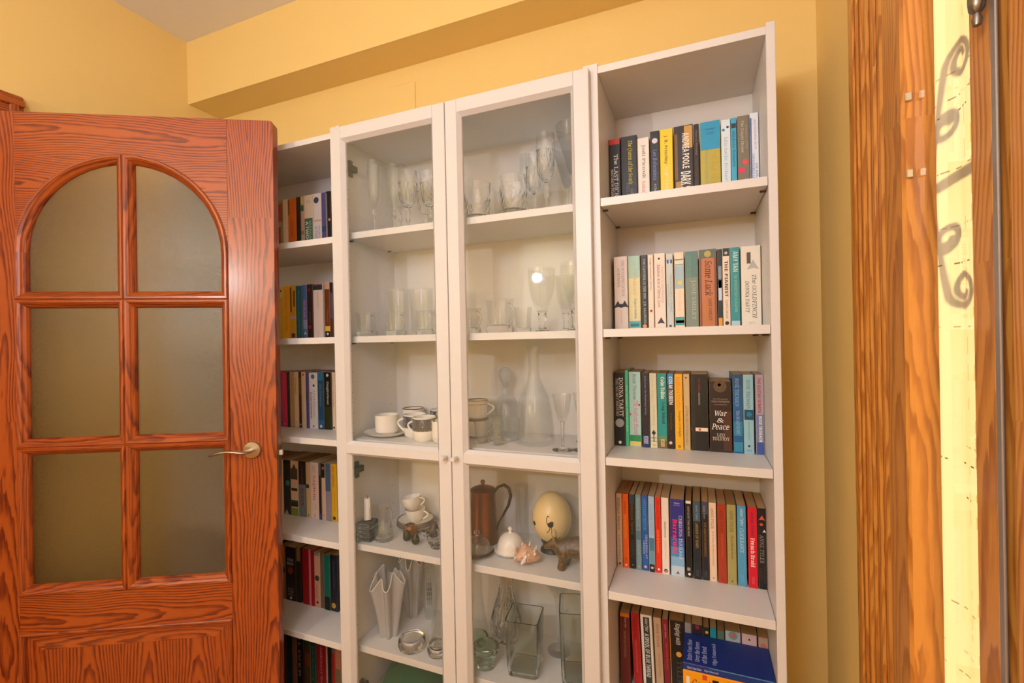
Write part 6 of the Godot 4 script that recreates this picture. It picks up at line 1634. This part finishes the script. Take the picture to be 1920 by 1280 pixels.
# ---------------------------------------------------------------- what the glass reflects and the unseen lamps and window lighting the room from behind the viewer
func behind():
	# unseen window in the right wall, placed to light the bookcases
	var o := thing("window_2", "unseen high window behind the viewer, placed to light the bookcases", "window", Vector3(XR, 0, 0), 0, "", "structure")
	for z in [[1.3, 1.37], [1.765, 1.835], [2.23, 2.3]]:
		boxpart("stile", Vector3(0.04, 1.3, z[0]), Vector3(0.09, 2.36, z[1]), 0.003, M.pine_light, o)
	for y in [[1.3, 1.38], [2.28, 2.36]]:
		boxpart("rail", Vector3(0.04, y[0], 1.37), Vector3(0.09, y[1], 2.23), 0.003, M.pine_light, o, 1)
	var g := Sh.new()
	g.q(Vector3(0.065, 1.36, 2.25), Vector3(0.065, 1.36, 1.35), Vector3(0.065, 2.3, 1.35), Vector3(0.065, 2.3, 2.25))
	part("pane", g, sheet(Color("dfe8e0"), 0.02), o)
	# unseen lamp behind the viewer, placed to light the shelves from the left
	o = thing("unseen_wall_lamp", "unseen small globe lamp behind the viewer, lighting the shelves from the left", "lamp", Vector3(-0.2, 1.86, ZF))
	part("bracket", lathed([Vector2(0, 0), Vector2(0.05, 0), Vector2(0.05, 0.012), Vector2(0.012, 0.018), Vector2(0.010, 0.06), Vector2(0, 0.06)], 1, 1, 24), M.brushed, o).rotation.x = -PI / 2
	var s := Sh.new()
	var pr := []
	for i in 17:
		var a := -PI / 2 + PI * i / 16.0
		pr.append(Vector2(0.035 * cos(a), 0.035 * sin(a)))
	s.lathe(pr, 28)
	var gl := StandardMaterial3D.new()
	gl.albedo_color = Color("fff2dc")
	gl.emission_enabled = true
	gl.emission = Color("ffe2b4")
	gl.emission_energy_multiplier = 2.0
	var b := part("bulb_globe", s, gl, o)
	b.position = Vector3(0, 0, -0.105)
	var l := OmniLight3D.new()
	l.name = "unseen_lamp_light"
	l.light_color = Color("e7f2ff")
	l.light_energy = UNSEEN_LAMP_E
	l.light_size = 0.033
	l.omni_range = 8.0
	l.omni_attenuation = 2.0
	l.shadow_enabled = true
	add_child(l)
	l.position = Vector3(-0.2, 1.86, ZF - 0.105)
	# unseen globe lamp behind the viewer, placed to light the bookcase fronts softly
	o = thing("unseen_globe_lamp", "unseen white globe lamp behind the viewer, placed to light the bookcases", "lamp", UNSEEN_GLOBE)
	var paper := StandardMaterial3D.new()
	paper.albedo_color = Color("f6f2ea")
	paper.emission_enabled = true
	paper.emission = Color("f4f6ff")
	paper.emission_energy_multiplier = 1.5
	pr = []
	for i in 25:
		var a := -PI / 2 + PI * i / 24.0
		pr.append(Vector2(0.22 * cos(a), 0.22 * sin(a) + 0.002 * cos(a * 24.0)))
	part("lamp_globe", lathed(pr, 1, 1, 40), paper, o)
	part("cable", lathed([Vector2(0, 0.221), Vector2(0.004, 0.221), Vector2(0.004, H - UNSEEN_GLOBE.y), Vector2(0, H - UNSEEN_GLOBE.y)], 1, 1, 10), M.white, o)
	part("ceiling_rose", lathed([Vector2(0.004, H - UNSEEN_GLOBE.y - 0.03), Vector2(0.05, H - UNSEEN_GLOBE.y - 0.01), Vector2(0.05, H - UNSEEN_GLOBE.y - 0.0005), Vector2(0, H - UNSEEN_GLOBE.y - 0.0005)], 1, 1, 24), M.white, o)
	var up := OmniLight3D.new()
	up.name = "unseen_globe_light"
	up.light_color = Color("e2ebff")
	up.light_energy = UNSEEN_GLOBE_E
	up.light_size = 0.2
	up.omni_range = 8.0
	up.omni_attenuation = 2.0
	up.shadow_enabled = true
	add_child(up)
	up.position = UNSEEN_GLOBE
	# sideboard with a picture and a bowl, mirrored faintly in the cabinet doors
	o = thing("wall_shelf", "white wall shelf behind the viewer, mirrored in the cabinet glass", "shelf", Vector3(-0.3, 0, ZF))
	boxpart("board", Vector3(-0.5, 0.835, -0.22), Vector3(0.6, 0.86, 0), 0.001, M.white, o)
	for x in [-0.4, 0.5]:
		boxpart("bracket", Vector3(x, 0.70, -0.18), Vector3(x + 0.02, 0.835, 0), 0.001, M.white, o)
	o = thing("picture_frame", "white framed print standing on the shelf behind the viewer", "picture", Vector3(-0.58, 0.86, ZF - 0.06))
	boxpart("frame", Vector3(-0.11, 0, -0.012), Vector3(0.11, 0.29, 0.008), 0.002, mat("f1ece6", 0.5), o)
	boxpart("print", Vector3(-0.07, 0.06, -0.013), Vector3(0.07, 0.24, -0.011), 0.0, mat("9aa4b0", 0.7), o)
	o = thing("ceramic_bowl", "blue grey ceramic bowl on the shelf behind the viewer", "bowl", Vector3(-0.13, 0.86, ZF - 0.10))
	part("body", lathed([Vector2(0, 0), Vector2(0.03, 0), Vector2(0.05, 0.02), Vector2(0.075, 0.07), Vector2(0.08, 0.09), Vector2(0.074, 0.09), Vector2(0.045, 0.025), Vector2(0, 0.012)], 1, 1, 30), mat("6a7480", 0.3), o)
